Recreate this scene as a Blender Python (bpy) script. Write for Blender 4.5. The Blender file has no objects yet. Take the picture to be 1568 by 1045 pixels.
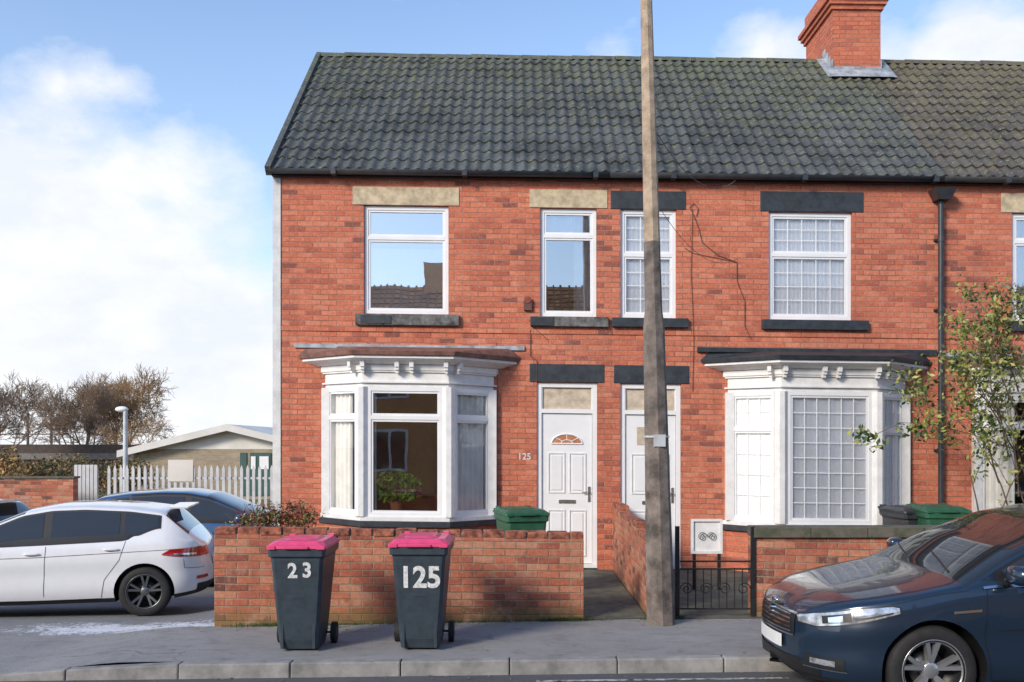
import bpy, math, random, bmesh
import numpy as np
from mathutils import Vector, Matrix
random.seed(7)
K=.0127; YF=13.08; H=1.95; S=1400/YF
def fx(px): return (px-784)/S
def fz(py,px): return H+(680-(py-K*(px-784)))/S
def W(px,py,Y): return ((px-784)*Y/1400, Y, H+(680-py)*Y/1400)
sc=bpy.context.scene
# ---------------------------------------------------------------- materials
M={}
def nn(nt,t,**k):
    n=nt.nodes.new(t)
    for a,b in k.items():
        if a.startswith('i_'): n.inputs[a[2:].replace('_',' ')].default_value=b
        else: setattr(n,a,b)
    return n
def mth(nt,op,a,b=None,c=None,clamp=False):
    n=nt.nodes.new('ShaderNodeMath'); n.operation=op; n.use_clamp=clamp
    for i,v in enumerate((a,b,c)):
        if v is None: continue
        if isinstance(v,(int,float)): n.inputs[i].default_value=v
        else: nt.links.new(v,n.inputs[i])
    return n.outputs[0]
def mixc(nt,f,a,b,mode='MIX'):
    n=nt.nodes.new('ShaderNodeMix'); n.data_type='RGBA'; n.blend_type=mode
    for sck,v in ((n.inputs[0],f),(n.inputs[6],a),(n.inputs[7],b)):
        if isinstance(v,(int,float)): sck.default_value=v
        elif isinstance(v,tuple): sck.default_value=(*v[:3],1)
        else: nt.links.new(v,sck)
    return n.outputs[2]
def mapr(nt,v,a,b,c=0,d=1):
    n=nt.nodes.new('ShaderNodeMapRange'); nt.links.new(v,n.inputs[0])
    for i,x in enumerate((a,b,c,d)): n.inputs[i+1].default_value=x
    return n.outputs[0]
def ramp(nt,v,stops):
    n=nt.nodes.new('ShaderNodeValToRGB'); nt.links.new(v,n.inputs[0])
    e=n.color_ramp.elements
    while len(e)<len(stops): e.new(.5)
    for i,(p,c) in enumerate(stops): e[i].position=p; e[i].color=(*c,1)
    return n.outputs[0]
def base(name):
    m=bpy.data.materials.new(name); m.use_nodes=True; M[name]=m
    nt=m.node_tree; b=nt.nodes['Principled BSDF']; tc=nt.nodes.new('ShaderNodeTexCoord')
    return m,nt,b,tc.outputs['Object']
def noise(nt,vec,scale,detail=4,rough=.6):
    n=nn(nt,'ShaderNodeTexNoise'); n.inputs['Scale'].default_value=scale; n.inputs['Detail'].default_value=detail
    n.inputs['Roughness'].default_value=rough
    if vec is not None: nt.links.new(vec,n.inputs['Vector'])
    return n.outputs['Fac']
def stretch(nt,vec,sc_):
    n=nn(nt,'ShaderNodeMapping'); n.inputs['Scale'].default_value=sc_; nt.links.new(vec,n.inputs[0]); return n.outputs[0]
def bump(nt,b,h,dist,strength=1):
    n=nn(nt,'ShaderNodeBump'); n.inputs['Distance'].default_value=dist; n.inputs['Strength'].default_value=strength
    nt.links.new(h,n.inputs['Height']); nt.links.new(n.outputs[0],b.inputs['Normal'])
def simple(name,col,rough=.6,metal=0,var=.25,scale=6,bmp=0,bscale=60,coat=0,col2=None,spec=.5):
    m,nt,b,v=base(name)
    f=noise(nt,v,scale,6,.65)
    c2=col2 or tuple(x*(1-var*1.4) for x in col)
    c=mixc(nt,mapr(nt,f,.35,.65),c2,col)
    nt.links.new(c,b.inputs['Base Color'])
    b.inputs['Roughness'].default_value=rough; b.inputs['Metallic'].default_value=metal
    b.inputs['Coat Weight'].default_value=coat; b.inputs['Coat Roughness'].default_value=.04
    b.inputs['Specular IOR Level'].default_value=spec
    if bmp: bump(nt,b,noise(nt,v,bscale,3),bmp)
    return m
def brickmat(name,stops,mortar,k=K,bw=.225,rh=.075,ms=.010,grime=.25,stain=None,rough=.85):
    m,nt,b,vec=base(name)
    sp=nn(nt,'ShaderNodeSeparateXYZ'); nt.links.new(vec,sp.inputs[0])
    x,y,z=sp.outputs
    wob=noise(nt,vec,3,2); wob=mth(nt,'MULTIPLY',mth(nt,'SUBTRACT',wob,.5),.014)
    u=mth(nt,'ADD',mth(nt,'ADD',x,y),wob); v=mth(nt,'ADD',mth(nt,'ADD',z,mth(nt,'MULTIPLY',x,k)),wob)
    rf=mth(nt,'DIVIDE',v,rh); row=mth(nt,'FLOOR',rf); fv=mth(nt,'FRACT',rf)
    uf=mth(nt,'ADD',mth(nt,'DIVIDE',u,bw),mth(nt,'FRACT',mth(nt,'MULTIPLY',row,.5)))
    col=mth(nt,'FLOOR',uf); fu=mth(nt,'FRACT',uf)
    cb=nn(nt,'ShaderNodeCombineXYZ'); nt.links.new(col,cb.inputs[0]); nt.links.new(row,cb.inputs[1])
    wn=nn(nt,'ShaderNodeTexWhiteNoise',noise_dimensions='2D'); nt.links.new(cb.outputs[0],wn.inputs['Vector'])
    pick=mth(nt,'ADD',wn.outputs['Value'],mth(nt,'MULTIPLY',mth(nt,'SUBTRACT',noise(nt,vec,.7,4,.6),.5),.8),clamp=True)
    bc=ramp(nt,pick,stops)
    dv=mth(nt,'MULTIPLY',mth(nt,'MINIMUM',fv,mth(nt,'SUBTRACT',1,fv)),rh)
    du=mth(nt,'MULTIPLY',mth(nt,'MINIMUM',fu,mth(nt,'SUBTRACT',1,fu)),bw)
    d=mth(nt,'MINIMUM',du,dv)
    fn=noise(nt,vec,90,3); d=mth(nt,'ADD',d,mth(nt,'MULTIPLY',mth(nt,'SUBTRACT',fn,.5),.008))
    mask=mapr(nt,d,ms*.3,ms*.8)
    bc=mixc(nt,mapr(nt,noise(nt,vec,22,6,.75),.40,.7,0,.5),bc,tuple(c*.5 for c in stops[1][1]))
    bc=mixc(nt,mapr(nt,noise(nt,vec,34,5,.8),.54,.70,0,.6),bc,tuple(min(1,c*1.3+.06) for c in stops[-1][1]))
    mo=mixc(nt,mapr(nt,noise(nt,vec,2.2,4),.4,.6),tuple(c*.6 for c in mortar),mortar)
    c=mixc(nt,mask,mo,bc)
    g=noise(nt,vec,.9,5,.65)
    c=mixc(nt,mapr(nt,g,.45,.75,0,grime),c,(.16,.07,.05))
    st=noise(nt,stretch(nt,vec,(2.6,2.6,.35)),1.6,5,.65); c=mixc(nt,mapr(nt,st,.52,.72,0,grime*1.2),c,(.20,.085,.06))
    pl=noise(nt,vec,2.7,6,.75); c=mixc(nt,mapr(nt,pl,.58,.74,0,.40),c,(.64,.33,.24))
    if stain:
        s1=mapr(nt,mth(nt,'ADD',z,mth(nt,'MULTIPLY',noise(nt,vec,5,4),.35)),.25,.42,1,0)
        c=mixc(nt,mth(nt,'MULTIPLY',s1,.7),c,(.15,.13,.05))
        c=mixc(nt,mapr(nt,noise(nt,vec,4.5,6,.7),.53,.68,0,.65),c,(.44,.28,.19))
        c=mixc(nt,mapr(nt,noise(nt,vec,6.3,6,.7),.57,.70,0,.6),c,(.09,.05,.04))
    nt.links.new(c,b.inputs['Base Color']); b.inputs['Roughness'].default_value=rough
    b.inputs['Specular IOR Level'].default_value=.25
    h=mth(nt,'ADD',mask,mth(nt,'MULTIPLY',noise(nt,vec,60,4),.8)); bump(nt,b,h,.006,.75)
    return m
R1=(.62,.195,.11); R2=(.58,.17,.095); R3=(.52,.145,.082); R4=(.39,.11,.072); R5=(.66,.24,.14)
brickmat('house_brick',[(0,(.24,.085,.065)),(.04,R4),(.17,R3),(.42,R2),(.72,R1),(1,R5)],(.44,.22,.155),grime=.25)
brickmat('house_brick_b',[(0,(.28,.09,.065)),(.03,R4),(.15,R3),(.40,R2),(.70,R1),(1,R5)],(.44,.22,.155),grime=.2)
brickmat('garden_brick',[(0,(.16,.065,.055)),(.1,(.30,.09,.06)),(.3,(.46,.135,.08)),(.7,(.56,.185,.10)),(1,(.58,.28,.17))],(.38,.27,.18),k=.02,grime=.25,stain=True)
brickmat('chimney_brick',[(0,(.40,.11,.075)),(.3,R3),(.7,R2),(1,R1)],(.38,.18,.12),k=0,grime=.15)
brickmat('far_brick_sunlit',[(0,(.80,.36,.13)),(1,(.86,.45,.19))],(.6,.4,.25),k=0,grime=.05)  # brightened brick: missing sunlight on the opposite houses is put into the colour
brickmat('bungalow_brick',[(0,(.3,.24,.16)),(1,(.4,.33,.24))],(.4,.36,.3),k=0,grime=.1)
simple('stone_cream',(.62,.50,.33),.8,var=.3,scale=9,bmp=.004,bscale=40)
simple('stone_black',(.038,.046,.056),.55,var=.4,scale=8,bmp=.003,bscale=30)
simple('stone_grey',(.20,.195,.19),.8,var=.6,scale=7,bmp=.004,bscale=40)
simple('upvc',(.80,.80,.80),.3,var=.05,scale=3)
simple('white_paint',(.80,.79,.77),.5,var=.12,scale=7,bmp=.001,bscale=25)
simple('white_render',(.68,.67,.65),.8,var=.15,scale=5,bmp=.004,bscale=40)
simple('black_plastic',(.04,.044,.05),.4,var=.3,scale=8)
simple('bay_edge',(.26,.125,.095),.6,var=.4,scale=9)
simple('bay_lead',(.17,.15,.14),.6,var=.35,scale=5)
simple('lead',(.42,.46,.50),.5,var=.4,scale=6)
simple('cable',(.15,.065,.05),.7)
simple('curtain',(.86,.84,.80),.9,var=.12,scale=4)
simple('net',(.95,.95,.95),.9,var=.04,scale=4)
simple('interior',(.16,.13,.10),.9,var=.3,scale=2)
simple('interior_reflected',(.72,.33,.12),.9,var=.2,scale=2)  # orange walls imitate the opposite brick reflected in the bay glass
simple('brass',(.5,.48,.42),.35,metal=.9,var=.2)
simple('amber_glass',(.66,.55,.42),.25,var=.25,scale=9)
simple('concrete_post',(.25,.205,.175),.9,var=.5,scale=5,bmp=.006,bscale=50)
simple('concrete_sunlit',(.50,.38,.27),.9,var=.35,scale=7,bmp=.006,bscale=50)  # upper lamp post: low sun on the concrete painted in as a paler beige
simple('kerb_stone',(.34,.33,.315),.9,var=.35,scale=4,bmp=.004,bscale=80)
simple('coping',(.14,.12,.095),.85,var=.55,scale=8,bmp=.005,bscale=40,col2=(.06,.07,.04))
simple('coping_brick',(.50,.17,.10),.9,var=.65,scale=11,bmp=.006,bscale=60)
simple('path',(.13,.135,.105),.85,var=.4,scale=5,bmp=.005,bscale=70)
simple('bin_grey',(.042,.060,.078),.45,var=.25,scale=10,bmp=.0006,bscale=160)
simple('bin_pink',(.82,.08,.21),.35,var=.2,scale=7)
simple('bin_green',(.03,.13,.07),.45,var=.3,scale=7)
simple('rubber',(.02,.02,.021),.75,var=.3,scale=20)
simple('digits',(.85,.85,.85),.6,var=.35,scale=30)
simple('galv',(.60,.62,.63),.5,metal=.1,var=.2,scale=3)
simple('bark',(.18,.13,.10),.9,var=.4,scale=20)
simple('bark_far',(.36,.25,.17),.95,var=.4,scale=1)
simple('bark_warm',(.50,.30,.14),.95,var=.4,scale=1)
simple('leaf_red',(.30,.07,.04),.6,var=.5,scale=15)
simple('leaf_green',(.07,.13,.03),.5,var=.5,scale=15)
simple('leaf_yel',(.40,.36,.08),.5,var=.4,scale=15,col2=(.14,.22,.05))
simple('leaf_indoor',(.50,.76,.10),.5,var=.4,scale=12,col2=(.20,.42,.05))
simple('leaf_litter',(.38,.28,.10),.8,var=.5,scale=15)
simple('iron',(.02,.021,.022),.45,var=.3,scale=20)
simple('road_paint',(.6,.6,.58),.8,var=.8,scale=14)
simple('far_roof_sunlit',(.85,.45,.17),.85,var=.4,scale=2.5)  # opposite roof, colour raised to look sunlit in the window reflections
simple('dark_far',(.09,.065,.055),.9,var=.3)
simple('green_door',(.04,.10,.09),.6,var=.2)
simple('fascia',(.72,.69,.64),.7,var=.15,scale=.6)
simple('terracotta',(.60,.24,.11),.8,var=.3)
simple('paint_white',(.76,.76,.77),.28,var=.03,coat=1)
simple('paint_navy',(.014,.032,.062),.28,metal=.35,var=.1,scale=2,coat=1)
simple('paint_blue',(.02,.08,.20),.3,metal=.2,var=.1,coat=1)
simple('car_glass',(.02,.024,.028),.03,var=.1,spec=.6,coat=.15)
simple('trim_black',(.014,.014,.015),.45,var=.2)
simple('chrome',(.75,.76,.78),.15,metal=1,var=.1)
simple('alloy',(.60,.61,.63),.28,metal=.8,var=.1)
simple('alloy_dark',(.16,.165,.17),.35,metal=.7,var=.1)
simple('lamp_clear',(.62,.65,.70),.08,metal=.5,var=.5,scale=14,coat=1)
simple('lamp_red',(.55,.012,.015),.12,var=.4,scale=12,coat=1)
simple('plate',(.75,.75,.72),.4,var=.08,scale=20)
def asphalt(name,c1,c2,frost=False,crack=.0):
    m,nt,b,v=base(name)
    c=mixc(nt,mapr(nt,noise(nt,v,1.3,6,.7),.35,.65),c1,c2)
    sp=noise(nt,v,150,2,.8); c=mixc(nt,mapr(nt,sp,.45,.7,0,.6),c,tuple(min(1,x*2.0) for x in c2))
    c=mixc(nt,mapr(nt,noise(nt,v,60,3,.8),.55,.75,0,.6),c,tuple(x*.45 for x in c1))
    c=mixc(nt,mapr(nt,noise(nt,stretch(nt,v,(1,2.2,1)),3.4,7,.75),.52,.68,0,.45),c,tuple(x*.5 for x in c1))
    if crack:
        vo=nn(nt,'ShaderNodeTexVoronoi',feature='DISTANCE_TO_EDGE'); vo.inputs['Scale'].default_value=.42
        nv=nn(nt,'ShaderNodeTexNoise'); nv.inputs['Scale'].default_value=3.5; nv.inputs['Detail'].default_value=8; nt.links.new(v,nv.inputs['Vector'])
        mv=mixc(nt,.3,v,nv.outputs['Color']); nt.links.new(mv,vo.inputs['Vector'])
        cm=mth(nt,'MULTIPLY',mapr(nt,vo.outputs['Distance'],.0,.006,crack,0),mapr(nt,noise(nt,v,.9,2),.5,.6))
        c=mixc(nt,cm,c,tuple(x*.35 for x in c1))
    if frost:
        s=nn(nt,'ShaderNodeSeparateXYZ'); nt.links.new(v,s.inputs[0])
        dy=mth(nt,'ABSOLUTE',mth(nt,'SUBTRACT',s.outputs[1],9.75)); my=mapr(nt,dy,.1,1.0,1,0)
        mx=mth(nt,'MULTIPLY',mapr(nt,s.outputs[0],-6.4,-4.6),mapr(nt,s.outputs[0],-3.0,-2.9,1,0))
        nf=mth(nt,'ADD',mth(nt,'MULTIPLY',noise(nt,v,4,8,.8),.45),mth(nt,'MULTIPLY',noise(nt,stretch(nt,v,(1,.55,1)),30,6,.85),.55))
        k=mapr(nt,mth(nt,'ADD',nf,mth(nt,'MULTIPLY',mth(nt,'SUBTRACT',mth(nt,'MULTIPLY',mx,my),.80),.22)),.47,.52,0,.9)
        c=mixc(nt,k,c,(.72,.75,.80))
        far=mapr(nt,s.outputs[1],16,24); c=mixc(nt,far,c,(.16,.14,.07))
    nt.links.new(c,b.inputs['Base Color']); b.inputs['Roughness'].default_value=.85; b.inputs['Specular IOR Level'].default_value=.3
    bump(nt,b,noise(nt,v,110,3,.8),.008,.8)
asphalt('asphalt_road',(.07,.073,.078),(.10,.102,.105))
asphalt('asphalt_path',(.20,.198,.195),(.275,.27,.263),crack=.7)
asphalt('ground_mat',(.16,.16,.16),(.22,.22,.218),frost=True)
def tilemat(name,c1,c2,moss,mk=.65):
    m,nt,b,v=base(name)
    sp=nn(nt,'ShaderNodeSeparateXYZ'); nt.links.new(v,sp.inputs[0])
    cb=nn(nt,'ShaderNodeCombineXYZ')
    nt.links.new(mth(nt,'FLOOR',mth(nt,'DIVIDE',sp.outputs[0],.33)),cb.inputs[0])
    nt.links.new(mth(nt,'FLOOR',mth(nt,'MULTIPLY',sp.outputs[1],3.85)),cb.inputs[1])
    wn=nn(nt,'ShaderNodeTexWhiteNoise',noise_dimensions='2D'); nt.links.new(cb.outputs[0],wn.inputs['Vector'])
    c=mixc(nt,wn.outputs['Value'],tuple(x*.85 for x in c1),c2)
    c=mixc(nt,mapr(nt,noise(nt,v,1.1,5,.7),.4,.7,0,.6),c,tuple(x*1.5 for x in c2))
    c=mixc(nt,mapr(nt,noise(nt,v,14,6,.8),.5,.7,0,.6),c,tuple(x*.5 for x in c1))
    up=mapr(nt,sp.outputs[1],13.3,16.4,0,.12); rt=mapr(nt,sp.outputs[0],0,8,0,.05)
    ms=mapr(nt,mth(nt,'ADD',mth(nt,'ADD',noise(nt,v,5,9,.8),up),rt),.55,.68,0,mk)
    c=mixc(nt,ms,c,moss)
    c=mixc(nt,mapr(nt,noise(nt,v,16,5,.8),.59,.66,0,.8),c,(.34,.30,.13))
    c=mixc(nt,mapr(nt,noise(nt,v,27,3,.7),.63,.68,0,.75),c,(.34,.35,.32))
    nt.links.new(c,b.inputs['Base Color']); b.inputs['Roughness'].default_value=.68
    b.inputs['Specular IOR Level'].default_value=.4
    bump(nt,b,noise(nt,v,60,4),.006)
tilemat('tile_dark',(.048,.054,.056),(.080,.087,.087),(.13,.135,.065))
tilemat('tile_brown',(.060,.056,.053),(.096,.084,.074),(.14,.125,.065))
def glassmat(name,k,tint=(.98,.985,.99)):
    m=bpy.data.materials.new(name); m.use_nodes=True; M[name]=m; nt=m.node_tree; nt.nodes.clear()
    o=nn(nt,'ShaderNodeOutputMaterial'); tr=nn(nt,'ShaderNodeBsdfTransparent'); gl=nn(nt,'ShaderNodeBsdfGlossy')
    gl.inputs['Roughness'].default_value=.0; gl.inputs['Color'].default_value=(.97,.98,1,1); tr.inputs['Color'].default_value=(*tint,1)
    tc=nn(nt,'ShaderNodeTexCoord'); b=nn(nt,'ShaderNodeBump'); b.inputs['Distance'].default_value=.002; b.inputs['Strength'].default_value=.5
    nt.links.new(noise(nt,tc.outputs['Object'],1.8,1),b.inputs['Height']); nt.links.new(b.outputs[0],gl.inputs['Normal'])
    fr=nn(nt,'ShaderNodeFresnel'); fr.inputs['IOR'].default_value=1.5
    f=mth(nt,'ADD',mth(nt,'MULTIPLY',fr.outputs[0],.7),k,clamp=True)
    mx=nn(nt,'ShaderNodeMixShader'); nt.links.new(f,mx.inputs[0]); nt.links.new(tr.outputs[0],mx.inputs[1]); nt.links.new(gl.outputs[0],mx.inputs[2])
    nt.links.new(mx.outputs[0],o.inputs[0])
glassmat('glass_hi',.58); glassmat('glass_mid',.45); glassmat('glass_bay',.20); glassmat('glass_lo',.05)
# ---------------------------------------------------------------- mesh builder
class MB:
    def __init__(s): s.v=[];s.f=[];s.m=[];s.s=[]
    def add(s,vs,fs,mat,smooth=False):
        o=len(s.v); s.v+= [tuple(p) for p in vs]
        for f in fs: s.f.append(tuple(i+o for i in f)); s.m.append(mat); s.s.append(smooth)
    BF=[(0,3,2,1),(4,5,6,7),(0,1,5,4),(1,2,6,5),(2,3,7,6),(3,0,4,7)]
    def box(s,x0,x1,y0,y1,z0,z1,mat):
        s.add([(x0,y0,z0),(x1,y0,z0),(x1,y1,z0),(x0,y1,z0),(x0,y0,z1),(x1,y0,z1),(x1,y1,z1),(x0,y1,z1)],s.BF,mat)
    def obox(s,O,t,n,u0,u1,w0,w1,z0,z1,mat):
        def p(u,w,z): return (O[0]+t[0]*u+n[0]*w,O[1]+t[1]*u+n[1]*w,z)
        s.add([p(u0,w0,z0),p(u1,w0,z0),p(u1,w1,z0),p(u0,w1,z0),p(u0,w0,z1),p(u1,w0,z1),p(u1,w1,z1),p(u0,w1,z1)],s.BF,mat)
    def prism(s,bot,top,mat):
        n=len(bot); f=[tuple(range(n-1,-1,-1)),tuple(range(n,2*n))]+[(i,(i+1)%n,n+(i+1)%n,n+i) for i in range(n)]
        s.add(list(bot)+list(top),f,mat)
    def cyl(s,p0,p1,r0,r1=None,n=10,mat='iron',smooth=True,caps=True):
        r1=r0 if r1 is None else r1
        p0=Vector(p0);p1=Vector(p1);d=(p1-p0)
        if d.length<1e-6: return
        d.normalize(); a=d.orthogonal().normalized(); b=d.cross(a)
        vs=[];
        for p,r in((p0,r0),(p1,r1)):
            for i in range(n):
                an=2*math.pi*i/n; vs.append(p+a*math.cos(an)*r+b*math.sin(an)*r)
        s.add(vs,[(i,(i+1)%n,n+(i+1)%n,n+i) for i in range(n)],mat,smooth)
        if caps and n>3: s.add(vs,[tuple(range(n-1,-1,-1)),tuple(range(n,2*n))],mat)
    def tube(s,pts,r,n=5,mat='iron'):
        for a,b in zip(pts,pts[1:]): s.cyl(a,b,r,r,n,mat,caps=False)
    def lathe(s,prof,c,axis,mat,n=32,smooth=True):
        vs=[]
        for r,h in prof:
            for i in range(n):
                a=2*math.pi*i/n; vs.append((c[0]+r*math.cos(a),c[1]+h,c[2]+r*math.sin(a)))
        fs=[]
        for j in range(len(prof)-1):
            for i in range(n): fs.append((j*n+i,j*n+(i+1)%n,(j+1)*n+(i+1)%n,(j+1)*n+i))
        s.add(vs,fs,mat,smooth)
    def ell(s,c,r,mat,n=12,m=8,e=1.0):
        vs=[];fs=[]
        def sg(v): return math.copysign(abs(v)**e,v)
        for j in range(m+1):
            ph=-math.pi/2+math.pi*j/m
            for i in range(n):
                a=2*math.pi*i/n
                vs.append((c[0]+r[0]*sg(math.cos(ph))*sg(math.cos(a)),c[1]+r[1]*sg(math.cos(ph))*sg(math.sin(a)),c[2]+r[2]*sg(math.sin(ph))))
        for j in range(m):
            for i in range(n): fs.append((j*n+i,j*n+(i+1)%n,(j+1)*n+(i+1)%n,(j+1)*n+i))
        s.add(vs,fs,mat,True)
    def leaf(s,c,size,mat,flat=False):
        a=Vector((random.gauss(0,1),random.gauss(0,1),0 if flat else random.gauss(0,1))).normalized()
        b=a.cross(Vector((0,0,1)) if flat else Vector((random.gauss(0,1),random.gauss(0,1),random.gauss(0,1)))).normalized()
        c=Vector(c); s.add([c-a*size,c+b*size*.45,c+a*size,c-b*size*.45],[(0,1,2,3)],mat)
    def build(s,name,parent=None,slope=0,bevel=0,matrix=None,sharp=None,recalc=True):
        me=bpy.data.meshes.new(name)
        vs=[(x,y,z-slope*x) for x,y,z in s.v] if slope else s.v
        me.from_pydata(vs,[],s.f)
        names=list(dict.fromkeys(s.m))
        for n in names: me.materials.append(M[n])
        ix={n:i for i,n in enumerate(names)}
        me.polygons.foreach_set('material_index',[ix[n] for n in s.m])
        me.polygons.foreach_set('use_smooth',s.s)
        if recalc:
            bm=bmesh.new(); bm.from_mesh(me); bmesh.ops.recalc_face_normals(bm,faces=bm.faces); bm.to_mesh(me); bm.free()
        if sharp: me.set_sharp_from_angle(angle=math.radians(sharp))
        me.update()
        ob=bpy.data.objects.new(name,me); sc.collection.objects.link(ob)
        if parent: ob.parent=parent
        if matrix: ob.matrix_world=matrix
        if bevel:
            md=ob.modifiers.new('bevel','BEVEL'); md.width=bevel; md.segments=2; md.limit_method='ANGLE'; md.angle_limit=math.radians(40)
        return ob
def empty(name,matrix=None):
    e=bpy.data.objects.new(name,None); sc.collection.objects.link(e)
    if matrix: e.matrix_world=matrix
    return e
def text(s,loc,size,mat,parent,name,rot=(math.pi/2,0,0),ext=.001,sx=1,bold=.012):
    c=bpy.data.curves.new(name,'FONT'); c.body=s; c.size=size; c.extrude=ext; c.align_x='CENTER'; c.align_y='CENTER'; c.offset=size*bold
    c.materials.append(M[mat]); o=bpy.data.objects.new(name,c); sc.collection.objects.link(o); o.location=loc; o.rotation_euler=rot; o.scale=(sx,1,1)
    if parent: o.parent=parent
    return o
def sm(t): t=max(0,min(1,t)); return t*t*(3-2*t)
# ---------------------------------------------------------------- houses
def wall_holes(mb,x0,x1,z0,z1,holes,y,mat,rev=.12):
    xs=sorted({x0,x1}|{h[0] for h in holes}|{h[1] for h in holes}); zs=sorted({z0,z1}|{h[2] for h in holes}|{h[3] for h in holes})
    xs=[a for a in xs if x0<=a<=x1]
    for a,b in zip(xs,xs[1:]):
        for c,d in zip(zs,zs[1:]):
            mx=(a+b)/2; mz=(c+d)/2
            if any(h[0]<mx<h[1] and h[2]<mz<h[3] for h in holes): continue
            mb.add([(a,y,c),(b,y,c),(b,y,d),(a,y,d)],[(0,1,2,3)],mat)
    for (a,b,c,d) in holes:
        b2=min(b,x1)
        mb.add([(a,y,c),(a,y+rev,c),(a,y+rev,d),(a,y,d)],[(0,1,2,3)],mat)
        if b<=x1: mb.add([(b,y,c),(b,y+rev,c),(b,y+rev,d),(b,y,d)],[(0,1,2,3)],mat)
        mb.add([(a,y,d),(b2,y,d),(b2,y+rev,d),(a,y+rev,d)],[(0,1,2,3)],mat)
        mb.add([(a,y,c),(b2,y,c),(b2,y+rev,c),(a,y+rev,c)],[(0,1,2,3)],mat)
def framed(fm,gm,O,t,n,w,z0,z1,zt,glass,fr=.055,cols=0,rl=0,ru=0,sash=True,mat='upvc',th=.06):
    ob=lambda u0,u1,a,b,c,d,m=mat: fm.obox(O,t,n,u0,u1,a,b,c,d,m)
    ob(0,fr,-th,0,z0,z1); ob(w-fr,w,-th,0,z0,z1)
    ob(fr,w-fr,-th,0,z0,z0+fr); ob(fr,w-fr,-th,0,z1-fr,z1)
    zones=[]
    if zt:
        ob(fr,w-fr,-th,0,zt-fr*.5,zt+fr*.5); zones=[(z0+fr,zt-fr*.5,rl),(zt+fr*.5,z1-fr,ru)]
    else: zones=[(z0+fr,z1-fr,rl)]
    sw=.03
    for zi,(a,b,r) in enumerate(zones):
        u0,u1=fr,w-fr
        if sash:
            ob(u0,u0+sw,-th,-.012,a,b); ob(u1-sw,u1,-th,-.012,a,b); ob(u0+sw,u1-sw,-th,-.012,a,a+sw); ob(u0+sw,u1-sw,-th,-.012,b-sw,b)
            u0+=sw;u1-=sw;a+=sw;b-=sw
        g=-.035
        p=lambda u,z: (O[0]+t[0]*u+n[0]*g,O[1]+t[1]*u+n[1]*g,z)
        gm.add([p(u0,a),p(u1,a),p(u1,b),p(u0,b)],[(0,1,2,3)],glass)
        if cols:
            bw_=.006
            for i in range(1,cols):
                u=u0+(u1-u0)*i/cols; ob(u-bw_,u+bw_,g+.002,g+.008,a,b)
            for i in range(1,r):
                z=a+(b-a)*i/r
                for j in range(cols):
                    ua=u0+(u1-u0)*j/cols+bw_; ub=u0+(u1-u0)*(j+1)/cols-bw_
                    ob(ua,ub,g+.002,g+.007,z-bw_,z+bw_)
def drape(mb,O,t,n,u0,u1,z0,z1,back,mat,amp=.025,per=.09,tilt=0):
    N=int((u1-u0)/per*6)+2; vs=[];fs=[]
    ph=random.random()*6
    for i in range(N):
        u=u0+(u1-u0)*i/(N-1); a=amp*math.sin(u/per*2*math.pi+ph+.8*math.sin(u*9))
        for z in (z0,z1):
            k=1 if z==z1 else 1+tilt
            vs.append((O[0]+t[0]*(u0+(u-u0)*k)-n[0]*(back+a),O[1]+t[1]*(u0+(u-u0)*k)-n[1]*(back+a),z))
    for i in range(N-1): fs.append((2*i,2*i+2,2*i+3,2*i+1))
    mb.add(vs,fs,mat,True)
EZ=5.78; EY=12.93; RY=16.33; RZ=8.83
def slope_pt(x,s,off=0):
    L=math.hypot(RY-EY,RZ-EZ); ny=-(RZ-EZ)/L; nz=(RY-EY)/L
    return (x,EY+(RY-EY)*s+ny*off,EZ+(RZ-EZ)*s+nz*off)
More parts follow.
